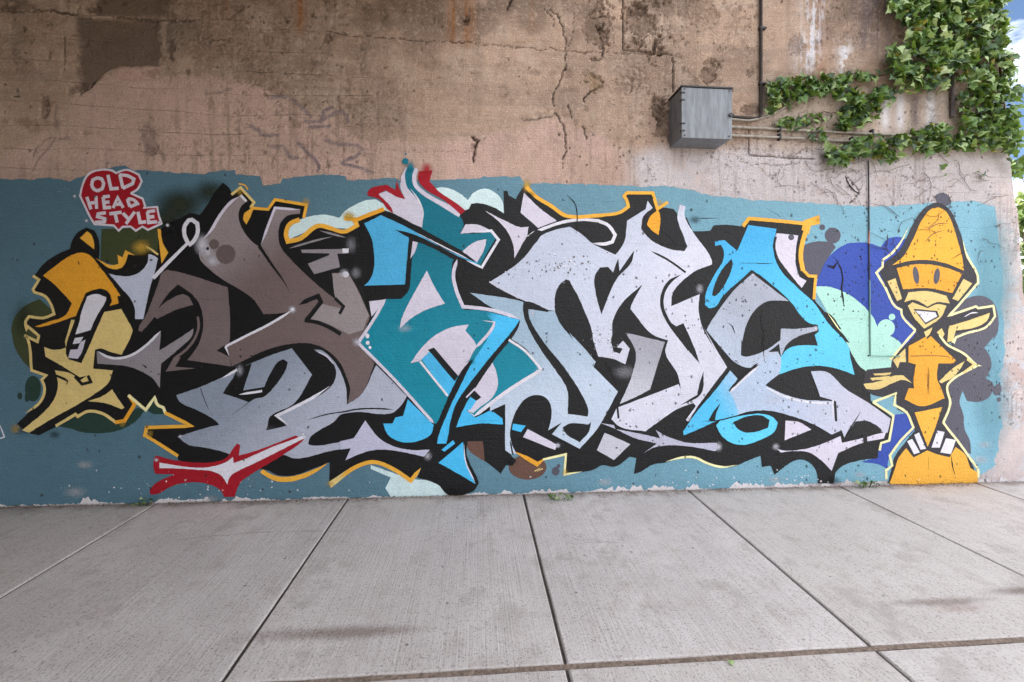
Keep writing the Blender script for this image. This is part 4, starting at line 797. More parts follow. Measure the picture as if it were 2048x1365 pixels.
st('outline_line', 'K 1770,900 1775,970', 8, black); st('outline_line', 'K 1610,930 1740,720', 2.5, black, taper=(.1, .4)); spray('highlight', 'K 1070,1000', 12, s_white, LET, ry=12, amt=.6)
spray('highlight', 'K 390,780', 8, s_white, LET, amt=.5); p('detail_line', 'J 1570,1040 1620,1060 1720,1190 1690,1190', black); st('highlight', 'J 1600,1050 1720,1220', 2.4, lemon, taper=(.2, .3))
p('highlight', 'I 175,1165 205,1175 150,1060 140,960', pale)
# 5. red flashes
p('red_flash', 'E 135,870 160,835 300,875 550,905 720,900 840,860 900,780 945,720 978,735 965,835 1100,800 1520,640 1600,680 1560,720 1380,840 1100,1010 980,1100 920,1240 820,1240 790,1180 650,1110 450,1100 300,1140 160,1215 100,1215 95,1170 150,1110 330,1020 150,1015 135,960', red)
p('letter_fill', 'E 190,905 300,925 550,955 700,945 850,895 905,850 915,910 1000,880 1300,750 1600,640 1620,660 1400,770 1100,920 950,990 880,1040 850,1120 800,1040 720,995 550,975 300,960 190,960', white); spray('highlight', 'E 1590,630', 9, s_white, LET, ry=8, amt=1); spray('highlight', 'E 160,880', 8, s_white, LET, ry=7, amt=.9)
p('red_flash', 'F 230,370 260,330 400,298 470,345 485,255 510,340 558,422 480,400 390,345 328,380 440,500 452,542 400,500 340,425 240,392', red); p('red_flash', 'F 675,185 790,175 765,270 850,360 1000,460 1072,520 1030,552 900,440 700,310 668,250', red); spray('red_overspray', 'F 740,165', 15, s_red, LET, ry=18, amt=.8)
spray('teal_overspray', 'F 600,145', 12, s_teal, LET, ry=16, amt=.9); dot('teal_spot', 'F 558,98', 6.5, tealp, LET); dot('teal_spot', 'F 560,35', 2, tealp, LET)
# 6. amber and yellow outline
st('amber_outline', 'A 250,955 295,985 250,1060 260,1080 340,1110 390,1180 410,1245 330,1275 220,1265 195,1300 200,1365 B 190,45 265,110 255,150 165,105', 5.5, cream); st('amber_outline', 'B 175,110 192,140 215,345 315,380 285,410 305,470 275,560 170,640', 5.5, cream, taper=(0, .15))
st('amber_outline', 'B 380,725 515,645 530,660 600,625 700,640 790,700', 6, cream); st('amber_outline', 'B 785,700 850,690 920,575 880,515', 7.5, orange); st('amber_outline', 'B 875,515 995,615 1055,530 1075,580 1115,600 1130,640', 6, lemon); st('amber_outline', 'B 1125,635 1310,725 1000,735 985,800', 7, ochre); st('amber_outline', 'B 985,785 1090,850 1215,930', 6.5, ochre)
p('amber_outline', 'A 725,822 850,875 900,865 890,795 930,815 950,760 1025,800 970,790 950,860 920,895 850,905', ochre); p('amber_outline', 'A 1193,600 1218,600 1237,710 1277,780 1225,862 1210,740', ochre); st('amber_outline', 'A 1035,740 1110,738 1200,795', 4, cream); spray('gold_overspray', 'A 1070,740', 26, s_gold, LET, ry=20, amt=.75)
st('amber_outline', 'C 268,212 345,152 462,280 430,322', 5.5, cream); st('amber_outline', 'C 430,325 580,338 640,255 910,300 885,410', 6, ochre); st('amber_outline', 'C 330,120 380,130 410,170', 3, ochre); p('amber_outline', 'C 440,325 378,370 368,420 395,468 430,400 455,335', ochre)
st('amber_outline', 'C 850,425 765,465 735,545 750,612 850,588 1010,478 1120,500', 9, ochre, lim=60); st('amber_outline', 'C 1110,498 1230,528 1340,475 1320,420 1230,415', 8, ochre); st('amber_outline', 'C 1300,440 1440,385 1570,335', 8, orange); spray('gold_overspray', 'C 1270,395', 18, s_gold, LET, ry=13, amt=.8); spray('gold_overspray', 'X 1054,372', 12, s_gold, LET, ry=18, amt=.8)
st('amber_outline', 'H 480,60 560,140 700,228 815,305 1130,303', 7.5, ochre); st('amber_outline', 'H 1120,303 1280,278 1350,230 1340,180 1315,140 1340,110 1560,112 1600,250 1690,190', 6.5, ochre); p('amber_outline', 'H 1605,260 1540,310 1508,380 1560,440 1612,472 1622,300', orange)
st('amber_outline', 'J 878,312 930,245 1100,258 1430,290', 7, ochre); p('amber_outline', 'J 1395,262 1530,215 1535,292 1462,305 1440,380 1380,340', ochre); st('amber_outline', 'J 1432,310 1395,420 1372,560 1392,690', 9, ochre); st('amber_outline', 'J 1388,680 1440,735 1500,738 1485,935', 6, ochre)
p('amber_outline', 'E 1170,1000 1200,970 1260,1010 1350,1040 1500,1035 1700,970 1842,903 1700,1010 1560,1070 1400,1095 1280,1070', ochre); p('amber_outline', 'E 1840,1095 2060,950 2060,990 1862,1155', cream); st('amber_outline', 'G 0,1222 110,1148 220,1120 350,1168 460,1242 528,1155', 8, ochre, taper=(.1, .02))
p('amber_outline', 'I 185,1150 280,1185 360,1228 420,1200 400,1225 360,1268 250,1200', orange); st('amber_outline', 'I 400,1212 575,1172 565,1325 700,1302', 4.5, lemon, taper=(0, .2)); st('amber_outline', 'I 340,1300 380,1275 360,1300 400,1280', 2.5, cream); st('amber_outline', 'K 200,1118 330,1086 430,1085 530,1130 650,1160 770,1143', 4.5, lemon, taper=(.25, .25))

# 7. the painted figure at the wall's end
FIG = poly('painted_figure', 'L 715,650 730,620 830,540 900,430 960,300 1040,180 1110,125 1170,110 1230,130 1300,200 1340,290 1380,400 1420,560 1505,730 1510,790 1430,880 1340,985 1290,1060 1420,1040 1500,1010 1640,1000 1652,1080 1580,1160 1400,1212 1320,1235 1300,1300 1240,1310 '
   'M 860,100 1000,190 1095,280 870,430 850,470 870,580 830,750 870,800 950,910 1040,1040 1070,1100 1105,1225 390,1225 420,1090 440,1020 520,910 600,810 560,690 460,640 450,530 380,540 240,510 185,440 215,320 410,300 420,240 610,20 L 990,1200 880,1060 870,1020 820,980 740,830 680,710', W('paint_charcoal', (40, 37, 44), rough=.5), wall)
tag(FIG, 'orange painted figure in a tall pointed hat with a cream outline')
def fp(n, s, m, **k): return poly(n, s, m, FIG, **k)
def fst(n, s, w, m, **k): return stroke(n, s, w, m, FIG, **k)
fst('cream_outline', 'L 930,310 870,430 790,535 705,600 705,655 652,708 730,840 812,995 865,1025 870,1070 985,1200', 4.5, lemon, taper=(.2, 0)); fst('cream_outline', 'L 985,1200 890,1310 M 405,240', 4.5, lemon)
fst('cream_outline', 'L 1385,420 1425,560 1515,730 1520,795 1440,885 1345,995 1270,1075 1400,1030 1500,995 1520,1010 1655,990', 4.5, lemon, taper=(.15, 0)); fst('cream_outline', 'L 1650,990 1665,1080 1590,1170 1420,1225 1330,1260 1305,1310 M 910,100', 4.2, lemon)
fst('cream_outline', 'M 800,40 850,110 1000,195 1105,285 1140,290', 4.5, lemon, taper=(0, .1)); fst('cream_outline', 'M 1105,285 870,435 860,470 885,590 830,745 870,800 955,905 1050,1040 1110,1130 1108,1190', 4.5, lemon)
fst('cream_outline', 'M 265,580 450,510 435,600 540,665', 4.5, lemon); fst('cream_outline', 'M 265,580 430,690 395,890 330,910 318,970', 4.5, lemon); fst('cream_outline', 'M 430,600 530,660 590,785 480,900 400,1010 420,1090 370,1130 372,1200', 4.5, lemon)
fp('hat', 'L 785,645 880,570 960,430 1040,260 1110,170 1180,148 1240,180 1300,290 1340,420 1380,560 1400,690 1250,630 1100,600 950,605', W('paint_hat_amber', (242, 174, 52)))
fp('face', 'L 825,670 950,640 1090,635 1230,660 1385,715 1300,880 1090,840 880,850', orange); dot('eye', 'L 990,730', 6, slate, FIG, ry=17.5, rot=-8); dot('eye', 'L 1167,738', 6, slate, FIG, ry=16, rot=8)
fp('cheek_strap', 'L 745,780 815,755 870,930 830,950', cream); fp('cheek_strap', 'L 1395,760 1470,800 1350,950 1300,930', cream); fp('scarf', 'L 925,875 1090,865 1250,905 1280,970 1170,960 1090,995 970,940 890,960', cream); fp('chin', 'L 920,990 960,960 1090,1010 1180,975 1250,990 1200,1090 1060,1185 980,1100', cream)
fp('mouth', 'L 968,1015 1170,1035 1190,1085 1070,1150', bpy.data.materials['paint_charcoal']); fp('teeth', 'L 985,1030 1155,1045 1170,1080 1072,1132', white); fp('neck', 'L 1058,1212 1130,1172 1112,1222 1078,1262', cream)
fp('torso', 'M 550,130 690,55 700,75 730,50 930,245 910,270 790,270 780,400 800,440 840,550 660,615 520,560 550,470 595,470 590,400 610,280 550,262', orange); fp('leg', 'M 600,665 820,620 760,800 705,940 650,800', ochre)
fp('mound', 'M 400,1225 440,1120 470,1030 530,950 590,1025 700,970 800,1005 880,1022 930,940 1010,1010 1050,1110 1100,1140 1108,1232 700,1245 410,1240', W('paint_mound_amber', (238, 174, 60), wear=.5))
for s in ('540,895 580,875 640,985 595,1000', '595,845 635,825 690,955 645,965', '780,810 840,820 800,945 735,945', '850,870 930,885 890,1000 805,985'): fp('shoe_stripe', 'M ' + s, white)
fp('hand', 'M 188,435 330,410 430,370 510,365 580,430 500,402 420,430 300,480 210,475', cream); fp('finger', 'M 240,388 405,370 390,388 260,408', cream); fp('finger', 'M 265,352 415,343 400,358 280,366', cream); fp('sleeve', 'M 425,245 525,150 530,260 480,260 465,310 440,270', cream)
fp('sleeve', 'M 795,415 905,310 1000,250 975,300 900,385 815,430', cream); fp('hand', 'L 1268,1165 1450,1110 1620,1050 1600,1112 1500,1172 1330,1202 1305,1292 1258,1300', cream); fst('sleeve', 'M 1020,235 1080,280 990,345', 4.5, cream); fp('sleeve', 'L 1165,1215 1210,1180 1235,1230 1215,1265', cream); fst('finger', 'L 1400,1085 1470,1050 1520,1050', 2.5, white, taper=(.2, .2))
fst('detail_line', 'M 555,212 760,208 870,215 890,240', 2.4, W('paint_dark_amber', (170, 112, 40)), taper=(.05, .1)); fst('detail_line', 'M 700,320 705,520', 2.0, bpy.data.materials['paint_dark_amber'], taper=(.2, .2))  # thin lines drawn in a darker amber
for s in ('1040,300 1100,330 1180,290 1270,290', '1060,460 1130,380 1250,340', '1110,380 1100,320 1170,260 1190,170'): fst('dead_tendril', 'L ' + s, 1.5, umber, taper=(.2, .3))

# 8. the small red lettering badge
BADGE = poly('lettering_badge', 'A 640,230 680,180 760,155 850,160 880,178 960,155 1050,190 1072,240 1040,300 990,330 1080,370 1098,420 1090,440 1190,435 1200,490 1222,560 1120,605 1080,580 1030,612 990,580 930,582 900,612 860,572 720,562 690,520 640,420 610,340', red, wall)
tag(BADGE, 'red badge reading OLD HEAD STYLE in white hand lettering')
blet = W('paint_badge_white', (222, 212, 222))
edge_s = 'A 605,350 640,230 680,178 760,152 850,158 880,176 960,152 1052,188 1074,240 1042,300 992,330'; stroke('badge_edge', edge_s, 4, blet, BADGE); stroke('badge_edge', 'A 990,330 1082,370 1100,425 1092,440 1192,433 1202,490 1224,560 1122,607 1080,582 1030,614 990,582', 4, blet, BADGE); stroke('badge_edge', 'A 992,582 930,584 900,614 862,574 718,564 690,522 640,420 605,345', 4, blet, BADGE)
for nm, ss_ in (('O', ['740,212 705,228 695,265 712,300 742,312', '738,312 775,295 785,255 770,220 738,212']), ('L', ['818,190 842,296 900,292']), ('D', ['908,188 932,292', '905,190 965,196 1015,222 1005,258 930,292']),
                ('H', ['658,358 690,452', '728,350 733,448', '675,405 735,398']), ('E', ['782,358 792,440 842,436', '780,358 832,352', '786,400 830,396']), ('A', ['858,442 892,362 934,440', '870,414 922,412']), ('D', ['966,372 985,432', '966,372 1015,380 1042,410 985,432']),
                ('S', ['802,478 745,486 740,508 800,524 790,546 720,550']), ('T', ['828,486 922,474', '872,482 888,552']), ('Y', ['932,480 972,522', '1022,470 955,562']), ('L', ['1045,470 1062,552 1108,546']), ('E', ['1118,470 1128,552 1190,545', '1115,470 1176,462', '1120,512 1170,506'])):
    polys = []
    for s in ss_:
        q = smooth(px('A ' + s)[0], False); polys.append(jitter(ribbon(q, 6.6), .2))
    o = paint_obj('letter', polys, blet, BADGE); o['label'] = 'white hand-painted letter ' + nm
for s in ('1205,552', '1270,572', '655,538', '565,352'): spray('sparkle', 'A ' + s, 5, s_white, BADGE, amt=1)
st('chalk_mark', 'B 0,720 30,800 0,810', 2.5, white)
# 9. cracks and scars through the paint
crk = W('crack_dark', (30, 26, 26), rough=.9)
def scar(s, w): stroke('crack', s, w, crk, wall, taper=(.25, .3), jit=.55)
for s, w in (('J 1640,560 1700,640 1730,760 1720,840 1740,1000', 3.2), ('J 1590,640 1650,665 1700,600', 5), ('J 180,350 240,390 300,470 310,520', 2.5), ('X 1133,390 1148,404 1154,425 1152,470', 1.8), ('J 1050,140 1200,230', 1.4), ('J 700,380 740,360 790,390', 2.5),
             ('J 1040,1010 1030,1140 1060,1250 1020,1365', 3), ('J 740,1130 790,1170 810,1230', 2), ('J 850,625 1160,630', 1.4), ('J 470,245 700,240', 1.0), ('I 870,470 900,520 940,600 960,660', 5), ('I 990,180 1030,230', 5), ('I 850,560 900,610', 2.4), ('K 960,100 970,200 980,330', 1.6), ('K 750,240 770,300', 4),
             ('L 420,460 435,530', 1.6), ('L 360,860 375,1000', 3), ('L 490,50 520,130', 5), ('M 710,300 715,520', 1.4), ('M 890,1000 905,1100 930,1190', 2), ('M 710,1020 712,1180', 1.4), ('K 1110,440 1130,500 1200,540 1240,540', 1.2), ('K 600,190 620,260', 1.4), ('X 1690,350 1700,372 1722,392', 2.4), ('X 1900,520 1935,500', 1.6)): scar(s, w)
for u, v, r in ((612, 405, 12), (30, 858, 14), (245, 848, 9), (660, 968, 10), (1636, 440, 9), (300, 868, 9), (1130, 945, 9), (480, 385, 10), (1320, 405, 9)): spray('gold_overspray', f'X {u},{v}', r, s_gold, LET, amt=.45)
for u, v, r in ((905, 985, 22), (1668, 962, 18), (1020, 925, 14), (110, 870, 16), (1390, 440, 16), (1060, 390, 14)): spray('black_overspray', f'X {u},{v}', r, s_black, LET, ry=r * .7, amt=.5)
for u, v, r, a_ in ((520, 868, 40, .2), (1545, 800, 34, .25), (1250, 745, 30, .2)): spray('paint_fade', f'X {u},{v}', r, s_white, LET, ry=r * .6, amt=a_)
def flecks(name, n, u0, u1, v0, v1, mat, smin, smax, parent):
    vs_, fs = [], []
    for k in range(n):
        u = rnd.gauss((u0 + u1) / 2, (u1 - u0) / 4); v = rnd.gauss((v0 + v1) / 2, (v1 - v0) / 4); r = rnd.uniform(smin, smax)
        q = [np.array((u + math.cos(a_) * r * rnd.uniform(.4, 1.2), v + math.sin(a_) * r * rnd.uniform(.4, 1.1))) for a_ in np.linspace(0, 6.28, 7)[:-1]]
        y = -(0.003 + COAT * level(q)); o_ = len(vs_); vs_ += [tuple(on_wall(a_[0], a_[1], y)) for a_ in q]; fs.append(tuple(range(o_, o_ + 6))[::-1])
    o = obj(name, vs_, fs, mat, parent); o['kind'] = 'stuff'
flecks('paint_chips', 70, 1020, 1200, 505, 560, W('chip_grey', (112, 108, 112)), .8, 3.0, LET); flecks('paint_chips', 30, 1030, 1190, 510, 555, white, .8, 2.6, LET)
flecks('paint_chips', 45, 1170, 1240, 640, 720, bpy.data.materials['chip_grey'], .7, 2.2, LET); flecks('paint_chips', 60, 1380, 1700, 560, 800, crk, .5, 1.9, LET); flecks('paint_chips', 60, 1760, 1960, 420, 960, crk, .5, 1.8, FIG); flecks('paint_chips', 50, 1640, 1760, 470, 720, crk, .6, 2.2, wall); flecks('paint_chips', 45, 100, 700, 945, 1005, primer, .6, 2.6, wall); flecks('paint_chips', 70, 1100, 1900, 945, 985, primer, .6, 2.4, wall)
print('coats', LEV.max())

# ------------------------------------------------------------------ steel box and conduits on the wall
galv = bpy.data.materials.new('galvanised_steel'); galv.use_nodes = True; t = galv.node_tree; b = t.nodes['Principled BSDF']; b.inputs['Metallic'].default_value = 0.25; b.inputs['Roughness'].default_value = 0.55
n_a = noise(t, (38, 38, 5), 1.0, 5, .65); n_b = noise(t, (1, 1, 1), 60, 4, .6)
cc = mixc(t, ss(t, n_a, .32, .68), lin((104, 107, 111)), lin((131, 134, 138))); cc = mixc(t, mth(t, 'MULTIPLY', ss(t, n_b, .55, .7), .4), cc, lin((120, 122, 128))); t.links.new(cc, b.inputs['Base Color'])
bp = N(t, 'ShaderNodeBump', Strength=.25, Distance=.003); t.links.new(n_a, bp.inputs['Height']); t.links.new(bp.outputs[0], b.inputs['Normal'])
steel_d = simple('dark_steel', (64, 62, 62), .55, .4, 50, .3); pipe_m = simple('weathered_conduit', (150, 142, 132), .6, .2, 30, .3); pipe_d = simple('rusty_dark_pipe', (48, 38, 33), .7, .1, 30, .4)
BY = -0.225
tl, tr, br, bl = on_wall(1363, 173, BY), on_wall(1465, 178, BY), on_wall(1464, 279, BY), on_wall(1363, 276, BY)
x0, x1, z0, z1 = (tl[0] + bl[0]) / 2, (tr[0] + br[0]) / 2, (bl[2] + br[2]) / 2, (tl[2] + tr[2]) / 2
box = empty('junction_box', ((x0 + x1) / 2, 0, z0))
tag(box, 'grey galvanised steel junction box mounted on the wall above the mural', 'junction box')
def bpart(name, v, f, m, par=None):
    pr = par or box; off = np.array(box.location) if par is None else np.array((0, 0, 0))
    return obj(name, [tuple(np.array(q) - np.array(box.location)) for q in v], f, m, pr)
body = bpart('body', *bevel_box(x0 + .004, x1 - .004, BY + .012, 0.03, z0 + .004, z1 - .004, .004), galv)
door = bpart('door', *bevel_box(x0, x1, BY, BY + .011, z0, z1 - .006, .003), galv)
bpart('lid', *bevel_box(x0 - .006, x1 + .006, BY - .008, 0.02, z1 - .004, z1 + .010, .003), steel_d)
for k in (.12, .26, .72, .86):
    zc = z1 + (z0 - z1) * k; bpart('hinge', *bevel_box(x0 - .006, x0 + .030, BY - .006, BY + .02, zc - .006, zc + .006, .002), steel_d)
for xx, zz in ((.06, .05), (.94, .06), (.06, .95), (.94, .95)):
    bpart('screw', *tube([(x0 + (x1 - x0) * xx, BY + .002, z0 + (z1 - z0) * zz), (x0 + (x1 - x0) * xx, BY - .005, z0 + (z1 - z0) * zz)], .006, 8), steel_d)
kz = on_wall(1461, 231, BY)[2]; bpart('latch', *tube([(x1 - .016, BY + .004, kz), (x1 - .016, BY - .014, kz)], .017, 12), steel_d)
bpart('latch_hasp', *bevel_box(x1 - .02, x1 + .012, BY - .012, BY - .004, kz - .006, kz + .006, .002), steel_d)
def bend(pts, r=.05, n=6):
    out = [np.array(pts[0], float)]
    for a, c, d_ in zip(pts[:-2], pts[1:-1], pts[2:]):
        a, c, d_ = map(lambda q: np.array(q, float), (a, c, d_)); u = (a - c) / np.linalg.norm(a - c); w = (d_ - c) / np.linalg.norm(d_ - c)
        p0, p1 = c + u * r, c + w * r
        for i in range(n + 1):
            s = i / n; out.append((1 - s) ** 2 * p0 + 2 * s * (1 - s) * c + s * s * p1)
    out.append(np.array(pts[-1], float)); return out
def conduit(pts, r, mat, label, group=None, clips=()):
    o = empty('conduit', tuple(pts[0])); tag(o, label, 'conduit', group)
    base = np.array(pts[0]); v, f = tube([q - base for q in bend(pts)], r, 10); obj('pipe', v, f, mat, o, smooth=True)
    for (u, vv, hor) in clips:
        c = on_wall(u, vv, 0) - base
        if hor: v, f = bevel_box(c[0] - .010, c[0] + .010, c[1] - .036, c[1] + .012, c[2] - r - .02, c[2] + r + .02, .004)
        else: v, f = bevel_box(c[0] - r - .02, c[0] + r + .02, c[1] - .036, c[1] + .012, c[2] - .010, c[2] + .010, .004)
        obj('pipe_clip', v, f, steel_d, o)
    return o
PY = -0.022
W_ = lambda u, v, y=PY: tuple(on_wall(u, v, y))
xe = float(x1) - .01
a1 = on_wall(1522, 218, PY); z1c = on_wall(1470, 236, PY)[2]
conduit([(a1[0], PY, 6.15), (a1[0], PY, z1c), (xe, PY, z1c + .012)], .013, pipe_d, 'dark vertical conduit dropping down the wall into the junction box side', clips=((1522, 60, False), (1522, 170, False)))
conduit([(xe, -.05, on_wall(1465, 243)[2]), W_(1500, 242, -.03), W_(1540, 232, -.018), W_(1580, 208, -.014)], .009, pipe_m, 'thin bent conduit curving up from the junction box into the vine')
conduit([(xe, PY, on_wall(1470, 256)[2]), W_(1620, 262), W_(1960, 279)], .011, pipe_m, 'upper of two straight conduits running from the junction box into the vine', clips=((1556, 259, True), (1740, 268, True)))
conduit([(xe, PY, on_wall(1470, 273)[2]), W_(1620, 278), W_(1790, 290)], .011, pipe_m, 'lower of two straight conduits running from the junction box into the vine', clips=((1556, 276, True), (1700, 283, True)))
conduit([W_(1905, -60), W_(1905, 236)], .016, simple('grey_pipe', (108, 98, 96), .6, .2), 'short grey pipe showing between the vine leaves', clips=((1905, 200, False),))
cp_m = simple('painted_conduit', (58, 56, 64), .6, 0, 30, .4)
pc = conduit([W_(1737, 322, -.012), W_(1739, 560, -.012)], .0055, cp_m, 'slim dark conduit running down the wall beside the painted figure')
mint_m = W('painted_over_mint', (150, 196, 182)); ored = simple('scraped_primer', (186, 120, 104), .7)
v, f = tube([np.array(W_(1739, 560, -.012)) - np.array(pc.location), np.array(W_(1741, 712, -.012)) - np.array(pc.location), np.array(W_(1800, 713, -.012)) - np.array(pc.location)], .006, 8); obj('painted_over_pipe', v, f, mint_m, pc, smooth=True)
v, f = tube([np.array(W_(1738, 462, -.012)) - np.array(pc.location), np.array(W_(1738, 488, -.012)) - np.array(pc.location)], .0062, 8); obj('scraped_length', v, f, ored, pc, smooth=True)

# ------------------------------------------------------------------ climbing vine
def leaf_mat(name, c, c2):
    m = bpy.data.materials.new(name); m.use_nodes = True; t = m.node_tree; t.nodes.clear(); out = N(t, 'ShaderNodeOutputMaterial'); b = N(t, 'ShaderNodeBsdfPrincipled', Roughness=.38); tl_ = N(t, 'ShaderNodeBsdfTranslucent'); mx_ = N(t, 'ShaderNodeMixShader', Fac=.28)
    oi = N(t, 'ShaderNodeObjectInfo'); n_ = noise(t, (1, 1, 1), 9, 3); f = mth(t, 'MULTIPLY', mth(t, 'ADD', oi.outputs['Random'], n_), .5)
    cc = mixc(t, ss(t, f, .25, .75), lin(c), lin(c2)); t.links.new(cc, b.inputs['Base Color']); t.links.new(mixc(t, .5, cc, lin((150, 170, 40))), tl_.inputs['Color'])
    t.links.new(b.outputs[0], mx_.inputs[1]); t.links.new(tl_.outputs[0], mx_.inputs[2]); t.links.new(mx_.outputs[0], out.inputs[0]); return m
LM = [leaf_mat('leaf_green', (96, 130, 66), (134, 160, 92)), leaf_mat('leaf_light', (156, 180, 116), (198, 210, 156)), leaf_mat('leaf_dark', (44, 72, 40), (72, 102, 56))]
LO = [(0, 0), (-.30, -.10), (-.52, .12), (-.46, .42), (-.30, .46), (-.16, .62), (0, 1.0), (.16, .62), (.30, .46), (.46, .42), (.52, .12), (.30, -.10)]
def leaf_geo(curl, fold):
    v = [(x, -fold * abs(x) + curl * (y - .4) ** 2, y) for x, y in LO] + [(0, -.05, .36)]; n = len(LO)
    return v, [(i, (i + 1) % n, n) for i in range(n)]
leaf_meshes = []
LM.append(leaf_mat('leaf_yellowed', (168, 156, 72), (140, 104, 60)))
for mi in range(3):
    for curl, fold in ((.25, .22), (.5, -.15), (.1, .4)):
        v, f = leaf_geo(curl, fold); me_ = bpy.data.meshes.new('leaf'); me_.from_pydata([(x, y, z) for x, y, z in v], [], f); me_.materials.append(LM[mi]); leaf_meshes.append((me_, v, f, mi))
def inpoly(q, u, v):
    c = False; n = len(q)
    for i in range(n):
        a, b = q[i], q[(i + 1) % n]
        if (a[1] > v) != (b[1] > v) and u < (b[0] - a[0]) * (v - a[1]) / (b[1] - a[1]) + a[0]: c = not c
    return c
Oq = lambda s: cp((1500, 0), 3.737, s)
REG = [(Oq('1040,-300 1930,-300 1925,0 1905,160 1910,330 1960,400 1960,520 2000,620 1985,690 1900,690 1820,600 1700,640 1540,590 1480,650 1350,640 1200,690 1090,640 1080,520 1000,470 1050,380 1200,310 1190,200 1140,130 1040,60'), 25, .13),
       (Oq('1560,720 1640,640 1950,600 2010,650 1990,800 2010,950 2046,1050 2000,1120 1850,1130 1700,1120 1550,1110 1500,1040 1580,950 1560,870 1600,800'), 28, .11),
       (Oq('1500,950 1560,1110 1280,1130 1150,1130 1050,1200 960,1210 900,1130 700,1240 560,1190 490,1120 560,1090 700,1090 780,1020 900,1010 1000,1030 1200,1000 1350,930'), 24, .09),
       (Oq('110,620 200,590 400,560 560,550 700,560 780,520 880,510 970,530 940,590 800,600 700,640 860,660 1080,650 1060,760 950,820 900,900 750,970 640,970 650,900 720,770 860,730 640,720 500,690 380,760 200,790 110,830 130,720'), 25, .07),
       (Oq('170,920 220,900 480,850 560,820 640,840 560,890 300,955 190,955'), 32, .05), (Oq('470,930 580,950 560,1060 450,1050 430,1000'), 44, .05),
       (Oq('1420,1120 1460,1130 1480,1300 1420,1290'), 150, .03), (Oq('1690,1280 1780,1250 1780,1320 1700,1320'), 110, .03), (Oq('1920,1180 2048,1150 2048,1308 1980,1300'), 90, .08)]
def area(q): return abs(sum(q[i][0] * q[(i + 1) % len(q)][1] - q[(i + 1) % len(q)][0] * q[i][1] for i in range(len(q)))) / 2
leaves = []
for q, per, dep in REG:
    us = [a for a, _ in q]; vs2 = [b for _, b in q]; want = int(area(q) / per); got = 0; tries = 0
    while got < want and tries < want * 20:
        tries += 1; u, v = rnd.uniform(min(us) - 3, max(us) + 3), rnd.uniform(min(vs2) - 3, max(vs2) + 3)
        if not inpoly(q, u + rnd.gauss(0, 3), v + rnd.gauss(0, 3)): continue
        if vnoise(np.array([u / 15.0]), np.array([v / 15.0]), 77)[0] < .24: continue
        y = -.012 - dep * rnd.random() ** .8; p0 = on_wall(u, v, y)
        sz = (.026 + .070 * rnd.random() ** 1.4) * (1.0 if dep > .06 else .8)
        leaves.append((p0, sz, y)); got += 1
def leaf_matrix(p0, sz):
    # hangs tip-down from its stalk, face turned out from the wall and a little up
    e = Matrix.Rotation(rnd.gauss(0, .75), 4, 'Z') @ Matrix.Rotation(math.pi + rnd.gauss(0, .7), 4, 'Y') @ Matrix.Rotation(rnd.gauss(.55, .6), 4, 'X')
    return Matrix.Translation(Vector(p0)) @ e @ Matrix.Scale(sz, 4)
vine = empty('climbing_vine', tuple(on_wall(1900, 300, 0)))
tag(vine, 'leafy green climbing vine spreading over the upper end of the wall', 'vine')
vb = Vector(vine.location)
leaves.sort(key=lambda l: l[2] - l[1] * .5); near = leaves[:290]; rest = leaves[290:]
for p0, sz, y in near:
    me_ = leaf_meshes[rnd.choices(range(9), [4, 4, 4, 3, 3, 3, 2, 2, 2])[0]][0]
    o = bpy.data.objects.new('leaf', me_); C.objects.link(o); o.parent = vine; o.matrix_local = Matrix.Translation(-vb) @ leaf_matrix(p0, sz)
gv, gf, gm = [], [], []
for p0, sz, y in rest:
    _, v, f, mi = leaf_meshes[rnd.choices(range(9), [4, 4, 4, 2, 2, 2, 4, 4, 4])[0]]; M_ = leaf_matrix(p0, sz); o_ = len(gv)
    gv += [tuple(M_ @ Vector(q) - vb) for q in v]; gf += [tuple(o_ + i for i in q) for q in f]; gm += [3 if rnd.random() < .03 else mi] * len(f)
fo = obj('foliage', gv, gf, None, vine); [fo.data.materials.append(m) for m in LM]; fo.data.polygons.foreach_set('material_index', gm); fo['kind'] = 'stuff'
bark = simple('vine_bark', (92, 72, 56), .9, 0, 40, .4); dead = simple('dead_tendril', (96, 78, 68), .9, 0, 40, .3)
def wander(pts, amp=3.0, st=10):
    out = []
    for a, b_ in zip(pts[:-1], pts[1:]):
        k = max(2, int(math.hypot(b_[0] - a[0], b_[1] - a[1]) / st))
        for i in range(k): out.append((a[0] + (b_[0] - a[0]) * i / k + rnd.gauss(0, amp * .4), a[1] + (b_[1] - a[1]) * i / k + rnd.gauss(0, amp * .4)))
    out.append(pts[-1]); return out
for s, r in (('1980,1100 1900,900 1880,600 1850,300 1800,-200', .013), ('1880,600 1500,560 1200,500 1000,560 700,600 400,600 120,640', .008), ('1500,560 1400,300 1300,0', .009), ('1200,640 1000,740 800,850 600,840 200,930', .006), ('1950,1050 1600,1080 1300,1060 900,1080 600,1130 480,1110', .007), ('1900,900 1700,800 1600,700', .007), ('1850,300 1600,200 1450,100', .007)):
    pts = [on_wall(u, v, -.012 - r) - np.array(vb) for u, v in wander(Oq(s), 3)]
    obj('stem', *tube(pts, [r * (1 - .6 * i / len(pts)) for i in range(len(pts))], 6), bark, vine, smooth=True)
